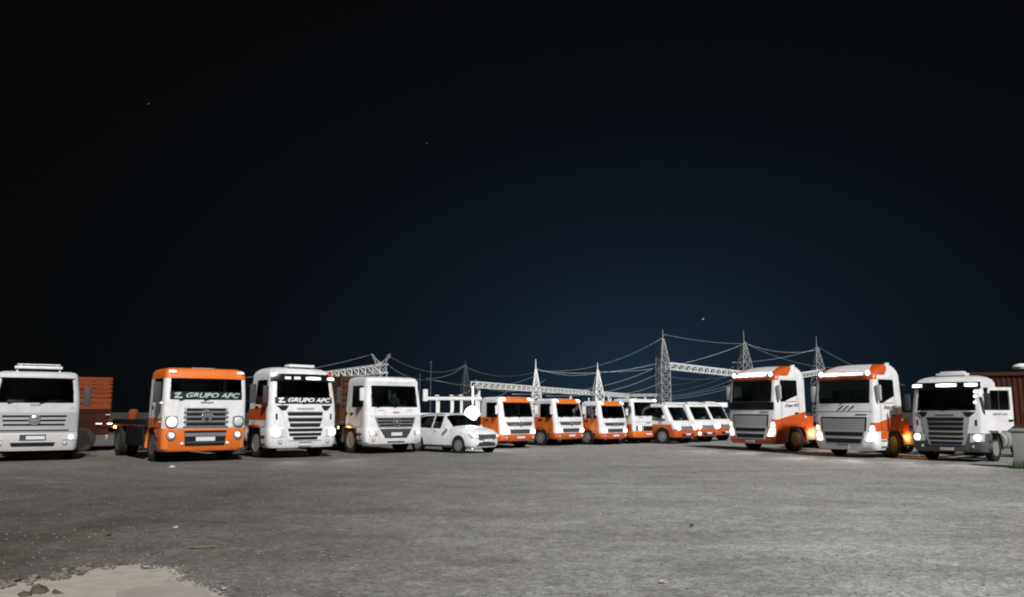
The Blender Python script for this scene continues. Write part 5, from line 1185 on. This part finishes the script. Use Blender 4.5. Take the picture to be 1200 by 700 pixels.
def cat_tower():
    Y = 92.0; c = at(445, 480, Y); k = Y / FPX
    t = thing('lattice_tower', 'stout lattice tower with a forked head behind the all-white star truck', 'tower', (c.x, Y, 0), R(6), 1.0, 'lattice towers of the substation')
    zb, zt, zh = at(445, 446, Y).z, at(445, 426, Y).z, at(445, 415, Y).z
    w0, w1, w2 = 7.5 * k, 6.0 * k, 10.5 * k
    m = 'galvanised'; rr = 0.06
    for sx in (-1, 1):
        for sy in (-1, 1):
            MB().tube([(sx * w0, sy * w0, 0), (sx * w0, sy * w0, zb), (sx * w1, sy * w1 * 0.7, zt), (sx * w2, sy * 0.25, zh)], rr, 4).build('leg', m, t)
    b = MB(); z = 0.0
    lv = [0, zb * 0.25, zb * 0.5, zb * 0.75, zb, (zb + zt) / 2, zt]
    wd = lambda z: w0 if z <= zb else w0 + (w1 - w0) * (z - zb) / (zt - zb)
    for a, c2 in zip(lv, lv[1:]):
        for sy in (-1, 1):
            member(b, (-wd(a), sy * wd(a), a), (wd(c2), sy * wd(c2), c2), rr * 0.7); member(b, (wd(a), sy * wd(a), a), (-wd(c2), sy * wd(c2), c2), rr * 0.7); member(b, (-wd(c2), sy * wd(c2), c2), (wd(c2), sy * wd(c2), c2), rr * 0.7)
            member(b, (sy * wd(a), -wd(a), a), (sy * wd(c2), wd(c2), c2), rr * 0.7); member(b, (sy * wd(c2), -wd(c2), c2), (sy * wd(c2), wd(c2), c2), rr * 0.7)
    for sx in (-1, 1):
        for q in (-1, 1): member(b, (sx * w1 * 0.2, 0, zt), (sx * w2, q * 0.2, zh), rr * 0.8); member(b, (sx * w1, q * w1 * 0.5, zt), (sx * w2 * 0.6, 0, (zt + zh) / 2), rr * 0.7)
    tag(b.build('bracing', m, t), kind='stuff')
    MB().tube([(-w2 * 1.0, 0, (zt + zh) / 2 + 0.15), (0, 0, zt + 0.1), (w2 * 1.0, 0, (zt + zh) / 2 + 0.15)], rr, 4).build('cross_arm', m, t)
cat_tower()
def truss(A, Bq, h, label, n, r=0.05, m='galvanised', posts=()):
    t = thing('gantry_beam', label, 'gantry', A, 0, 1.0, 'gantry beams of the substation')
    d = Vector(Bq) - Vector(A); L_ = d.length; u = d.normalized(); s = u.cross(Vector((0, 0, 1))).normalized() * h / 2; up = Vector((0, 0, h / 2))
    cs = [s + up, s - up, -s - up, -s + up]
    for c in cs: MB().tube([c, c + d], r, 4).build('chord', m, t)
    b = MB()
    for k in range(n):
        a, e2 = u * L_ * k / n, u * L_ * (k + 1) / n
        for c1, c2 in zip(cs, cs[1:] + cs[:1]):
            member(b, a + c1, e2 + c2, r * 0.7); member(b, a + c1, a + c2, r * 0.6)
    tag(b.build('bracing', m, t), kind='stuff')
    for f in posts:
        q = d * f; MB().tube([q - Vector((0, 0, h / 2)), Vector((q.x, q.y, -A.z))], r * 2.0, 6).build('post', m, t)
    return t
truss(at(783, 429, 110), at(880, 440, 131), 0.85, 'lattice gantry beam running right from the tallest tower', 14, 0.085, 'frame_white')
z0 = at(555, 451, 88); z1 = at(736, 463, 148); z1.z = z0.z
truss(z0, z1, 0.60, 'long white lattice gantry beam above the orange light trucks', 40, 0.10, 'frame_white', (0.02, 0.50, 0.70, 0.82, 0.91, 0.99))
z0 = at(372, 442, 98); z1 = at(450, 432, 86)
truss(z0, z1, 0.9, 'pale gantry beam left of the forked tower', 10, 0.09, 'frame_white', (0.05, 0.9))
truss(at(938, 440, 125), at(962, 436, 132), 0.7, 'short gantry beam between the two tall trucks', 6, 0.06, 'frame_white', (0.1, 0.95))
z0 = at(737, 463.5, 120); z1 = at(776, 463, 118)
truss(z0, z1, 0.3, 'thin gantry beam left of the tallest tower', 6, 0.05, 'frame_white', (0.2, 0.8))
# thin antenna masts and equipment posts
for px, py, Y, lab in ((505, 425, 80, 'thin pole with a round top above the all-white star truck'), (492, 438, 84, 'short thin pole left of the round-topped pole'), (557, 446, 80, 'slim white post at the left end of the long gantry beam'), (384 + 70, 440, 82, 'thin pole right of the forked tower')):
    p = at(px, py, Y); t = thing('pole', lab, 'pole', (p.x, Y, 0))
    MB().tube([(0, 0, 0), (0, 0, p.z)], [0.08, 0.045], 6).build('shaft', 'galvanised_far', t)
    if px in (505, 557): MB().lathe([(0.03, -0.12), (0.14, -0.05), (0.14, 0.05), (0.03, 0.12)], 'z', 10, c=(0, 0, p.z)).build('cap', 'galvanised_far', t)
# equipment between the gantries: insulator columns, white
for k, (px, py, Y) in enumerate(((713, 464, 84), (735, 464, 86), (756, 465, 88), (690, 466, 92), (666, 468, 95))):
    p = at(px, py, Y); t = thing('insulator_column', ('insulator column above the last orange light truck', 'insulator column left of the boxy white truck', 'insulator column above the boxy white truck', 'insulator column between the second and last orange light trucks', 'insulator column above the middle orange light truck')[k], 'insulator', (p.x, Y, 0), 0, 1, 'insulator columns of the substation')
    MB().tube([(0, 0, 0), (0, 0, p.z - 1.1)], 0.09, 8).build('support', 'galvanised', t)
    pr = []
    for j in range(8): pr += [(0.07, j * 0.14), (0.13, j * 0.14 + 0.03), (0.07, j * 0.14 + 0.08)]
    MB().lathe(pr, 'z', 10, c=(0, 0, p.z - 1.1)).build('insulator', 'frame_white', t)
def wire(a, b_, sag, lab, r=0.022, n=14, m='wire'):
    b = MB(); a, b_ = Vector(a), Vector(b_)
    pts = [a.lerp(b_, i / n) - Vector((0, 0, 4 * sag * (i / n) * (1 - i / n))) for i in range(n + 1)]
    b.tube([p - a for p in pts], r, 4)
    o = b.build('power_line', m, None, 180, a)
    tag(o, lab, 'wire', 'power lines over the substation')
WIRES = [((777, 392, 110), (875, 403, 131), 0.35), ((875, 403, 131), (990, 432, 120), 1.0), ((875, 403, 131), (962, 409, 134), 1.0), ((961, 407, 134), (858, 425, 115), 0.6), ((961, 408, 134), (1060, 452, 110), 0.5),
         ((701, 436, 124), (875, 402, 131), 1.3), ((628, 434, 118), (771, 426, 120), 0.9), ((628, 434, 118), (777, 396, 110), 1.6), ((545, 428, 138), (500, 444, 90), 0.6), ((545, 430, 138), (628, 436, 118), 1.1), ((628, 432, 118), (701, 437, 124), 0.7),
         ((560, 452, 86), (500, 467, 48), 0.4), ((560, 452, 86), (640, 445, 100), 1.0), ((600, 455, 90), (545, 470, 50), 0.4), ((640, 458, 95), (565, 474, 52), 0.5), ((770, 430, 112), (600, 462, 80), 1.1), ((775, 436, 112), (640, 464, 84), 1.0), ((783, 444, 110), (690, 463, 88), 0.8),
         ((855, 440, 95), (735, 462, 110), 0.8), ((858, 445, 92), (760, 463, 100), 0.7), ((858, 451, 90), (700, 464, 100), 0.9), ((858, 454, 90), (740, 467, 95), 0.6), ((870, 437, 100), (777, 440, 112), 0.7), ((860, 430, 98), (775, 452, 112), 0.6),
         ((437, 415, 92), (230, 447, 60), 0.5), ((453, 416, 92), (545, 428, 138), 1.6), ((440, 432, 90), (360, 444, 80), 0.3), ((455, 428, 90), (510, 446, 70), 0.5), ((510, 446, 70), (628, 440, 118), 1.0)]
WIRE_LABELS = ['power line from the peak of the tallest tower to the next tower right', 'power line falling from the second tall tower behind the right-hand tall truck', 'power line between the two towers behind the tall trucks', 'power line falling left from the tower between the tall trucks', 'power line falling right from the tower between the tall trucks', 'long power line climbing from the last orange light truck to the second tall tower', 'power line from the first white tower to the tallest tower', 'power line rising from the first white tower to the peak of the tallest', 'power line falling left from the faint tower to the star truck', 'power line from the faint tower to the first white tower', 'power line between the two white towers', "power line falling from the long gantry's left end to the portal frame", "power line from the long gantry's left end rising right", 'second power line falling to the portal frame, nearer the floodlight', 'lowest power line falling towards the first orange light truck', 'upper power line falling left from the tallest tower over the orange trucks', 'middle power line falling left from the tallest tower over the orange trucks', 'lower power line falling left from the tallest tower over the orange trucks', 'topmost of the power lines sloping down left from the black-hooded tall truck', 'second power line sloping down left from the black-hooded tall truck', 'third power line sloping down left from the black-hooded tall truck', 'lowest of the power lines sloping down left from the black-hooded tall truck', 'nearly level power line right of the tallest tower', 'power line crossing below the right gantry beam', 'power line from the forked tower out over the lettered trucks', 'power line from the forked tower right to the faint tower', 'low power line beside the pale gantry left of the forked tower', 'short power line from the forked tower to the thin poles', 'power line from the thin poles to the first white tower']
for (a, b_, s), lab in zip(WIRES, WIRE_LABELS): wire(at(*a), at(*b_), s, lab, 0.019 if a[2] < 100 else 0.025)

# ------------------------------------------------------------------ foreground ground details
def ragged(name, pts, z, m, amp, seed, sub=14, drop=0.03):
    """flat patch with a ragged outline; pts on the ground"""
    rg = np.random.default_rng(seed); out = []
    P_ = [np.array((p[0], p[1])) for p in pts]
    for it in range(6):
        Q_ = []
        for a, b_ in zip(P_, P_[1:] + P_[:1]):
            ln = np.linalg.norm(b_ - a); nrm = np.array((a[1] - b_[1], b_[0] - a[0])) / max(ln, 1e-6)
            Q_.append(a)
            if ln > 0.02: Q_.append((a + b_) / 2 + nrm * rg.normal(0, min(ln, 0.5) * amp * 8))
        P_ = Q_
    out = [(p[0], p[1], 0) for p in P_]
    bm = bmesh.new(); vs_ = [bm.verts.new((x, y, z)) for x, y, _ in out]; f = bm.faces.new(vs_)
    bmesh.ops.triangulate(bm, faces=[f])
    ed = [e_ for e_ in bm.edges if e_.is_boundary]
    r = bmesh.ops.extrude_edge_only(bm, edges=ed)
    for v in r['geom']:
        if isinstance(v, bmesh.types.BMVert): v.co.z -= drop
    bmesh.ops.recalc_face_normals(bm, faces=bm.faces)
    me = bpy.data.meshes.new(name); bm.to_mesh(me); bm.free()
    return finish(name, me, m, None, 30)
g = lambda x, y: tuple(gnd(x, y))
sandp = [g(-120, 740), g(-120, 712), g(-30, 694), g(30, 686), g(75, 681), g(110, 671), g(160, 666), g(198, 671), g(207, 679), g(200, 686), g(225, 690), g(255, 702), g(240, 745)]
tag(ragged('sand_patch', sandp, 0.030, 'sand', 0.016, 3, 16), kind='structure')
slabp = [g(120, 760), g(135, 700), g(165, 692), g(205, 688), g(232, 694), g(246, 702), g(250, 760)]
tag(ragged('worn_slab', slabp, 0.036, 'slab', 0.006, 6, 10), kind='structure')
def lump(b, c, r, rg, flat=0.6):
    bm = bmesh.new(); bmesh.ops.create_icosphere(bm, subdivisions=2, radius=1)
    k0 = len(b.v); ph = rg.random(6) * 6.28
    for v in bm.verts:
        q = v.co; f = 1 + 0.30 * math.sin(3 * q.x + ph[0]) * math.sin(3.3 * q.y + ph[1]) + 0.22 * math.sin(6 * q.z + 5 * q.x + ph[2]) + rg.normal(0, 0.16)
        b.v.append((c[0] + q.x * r * f, c[1] + q.y * r * f * 0.8, c[2] + q.z * r * f * flat))
    bm.verts.index_update(); b.f += [tuple(k0 + v.index for v in f.verts) for f in bm.faces]; b.mi += [0] * len(bm.faces); bm.free()
rg = np.random.default_rng(21)
for k, (px, py, r) in enumerate(((44, 699, 0.085), (66, 700, 0.04), (27, 703, 0.05))):
    b = MB(); lump(b, (0, 0, 0), r, rg, 0.75); p = gnd(px, py)
    tag(b.build('earth_clod', 'clod', None, 25, (p.x, p.y, 0.03 + r * 0.05)), ('largest dark earth clod on the pale sand at the lower left', 'small dark earth clod right of the largest one', 'dark earth clod left of the largest one')[k], 'clod', 'earth clods on the sand patch')
# broken crust along the far edge of the sand: crumbs nobody could count
b = MB()
for k in range(260):
    u = rg.random(); pts = [(-20, 693), (40, 684), (75, 680), (100, 672), (140, 664)]
    i = min(3, int(u * 4)); w = u * 4 - i; px = pts[i][0] + (pts[i + 1][0] - pts[i][0]) * w + rg.normal(0, 4); py = pts[i][1] + (pts[i + 1][1] - pts[i][1]) * w + rg.normal(0, 2.2)
    if math.sin(px * 0.21) + 0.6 * math.sin(px * 0.083 + 1) < rg.normal(0.1, 0.5): continue
    p = gnd(px, py); r = 0.012 + 0.03 * rg.random() ** 3
    bm = bmesh.new(); bmesh.ops.create_icosphere(bm, subdivisions=1, radius=1); bm.verts.index_update(); k0 = len(b.v)
    for v in bm.verts: s_ = r * (1 + rg.normal(0, 0.18)); b.v.append((p.x + v.co.x * s_, p.y + v.co.y * s_, 0.045 + v.co.z * s_ * 0.6))
    b.f += [tuple(k0 + v.index for v in f.verts) for f in bm.faces]; bm.free()
b.mi = [0] * len(b.f)
tag(b.build('soil_crumbs', 'crumb', None, 60, None, False), 'loose soil crumbs along the edge of the sand', 'soil', kind='stuff')
# pale grains thinning out from the sand into the gravel
b = MB()
for k in range(900):
    i = int(rg.integers(2, 11)); A_, B_ = Vector(sandp[i]), Vector(sandp[(i + 1) % len(sandp)]); p = A_.lerp(B_, rg.random()); o_ = abs(rg.normal(0, 0.14)) - 0.03
    dn = (p - Vector((-3.2, 5.6, 0))).normalized(); p = p + dn * o_; r = 0.004 + 0.011 * rg.random() ** 2
    k0 = len(b.v); b.v += [(p.x + x * r * (1 + rg.normal(0, 0.3)), p.y + y * r * (1 + rg.normal(0, 0.3)), 0.028 - 0.02 * min(1, max(0, o_) * 6) + z * r * 0.6) for x, y, z in ((1, 0, 0), (-1, 0, 0), (0, 1, 0), (0, -1, 0), (0, 0, 1))]
    b.f += [(k0, k0 + 2, k0 + 4), (k0 + 2, k0 + 1, k0 + 4), (k0 + 1, k0 + 3, k0 + 4), (k0 + 3, k0, k0 + 4)]
b.mi = [0] * len(b.f)
tag(b.build('sand_grains', 'sand', None, 60, None, False), 'pale sand grains thinning out into the gravel', 'sand', kind='stuff')
# loose gravel over the yard
N = 15000
rg = np.random.default_rng(5)
u = rg.random(N); d = 5.6 + 24 * u ** 1.9; xx = (rg.random(N) - 0.5) * 1.5 * d
rad = 0.004 + 0.015 * rg.random(N) ** 5
oct_v = np.array([(1, 0, 0), (-1, 0, 0), (0, 1, 0), (0, -1, 0), (0, 0, 1), (0, 0, -1)], float)
oct_f = np.array([(0, 2, 4), (2, 1, 4), (1, 3, 4), (3, 0, 4), (2, 0, 5), (1, 2, 5), (3, 1, 5), (0, 3, 5)])
jit = 1 + rg.normal(0, 0.22, (N, 6, 1)); V = oct_v[None] * jit * rad[:, None, None]
a = rg.random(N) * 6.28; ca, sa = np.cos(a)[:, None], np.sin(a)[:, None]
X = V[:, :, 0] * ca - V[:, :, 1] * sa; Yv = V[:, :, 0] * sa + V[:, :, 1] * ca; Z = V[:, :, 2] * 0.65
X += xx[:, None]; Yv += d[:, None]; Z += (hgt(xx, d) + rad * 0.35)[:, None]
VV = np.stack([X, Yv, Z], 2).reshape(-1, 3); FF = (oct_f[None] + (np.arange(N) * 6)[:, None, None]).reshape(-1, 3)
me = bpy.data.meshes.new('loose_gravel'); me.from_pydata(VV.tolist(), [], FF.tolist()); me.update()
o = finish('loose_gravel', me, 'pebble', None, 30); tag(o, 'loose gravel strewn over the yard', 'gravel', kind='stuff')
# the few single stones and scraps one notices
for k, (px, py, r, m, lab) in enumerate(((202, 548.5, 0.075, 'paper', 'crumpled pale scrap lying in front of the boxy orange truck'), (206, 620, 0.03, 'pale_stone', 'small pale stone on the ground between the trucks and the sand'), (262, 692, 0.022, 'pale_stone', 'tiny white stone right of the worn slab at the bottom'), (776, 684, 0.03, 'pale_stone', 'pale stone near the bottom edge, right of centre'), (1155, 688, 0.03, 'pale_stone', 'pale stone near the lower right corner'), (811, 617, 0.03, 'clod', 'dark lump on the gravel in the middle of the yard'), (127, 628, 0.035, 'clod', 'dark lump on the brown soil at the left'))):
    b = MB(); lump(b, (0, 0, 0), r, rg, 0.5); p = gnd(px, py)
    tag(b.build('stone', m, None, 40, (p.x, p.y, 0.012 + r * 0.3)), lab, 'stone', 'single stones on the yard')
# faded yellow paint mark
p0 = [g(219, 643.5), g(222, 642), g(252, 641.5), g(256, 642.8)]
tag(ragged('yellow_mark', p0, 0.026, 'yellow_paint', 0.012, 9, 14, 0.012), 'faded yellow paint mark on the brown soil', 'paint mark')
# three specks of light in the night sky
for px, py, r, lab in ((824, 374, 1.3, 'bright elongated speck in the sky above the tallest tower'), (174, 122, 1.0, 'faint speck high in the left of the sky'), (500, 168, 0.9, 'faint speck high in the sky left of centre')):
    p = at(px, py, 1500); b = MB(); b.lathe([(0.05, -r * 2), (r * 0.8, -r), (r, 0), (r * 0.8, r), (0.05, r * 2)], 'x', 8)
    b.v = [tuple(Matrix.Rotation(R(-25), 3, 'Y') @ Vector(v)) for v in b.v]
    tag(b.build('star', 'star_light' if px == 824 else 'star_faint', None, 60, p), lab, 'star')
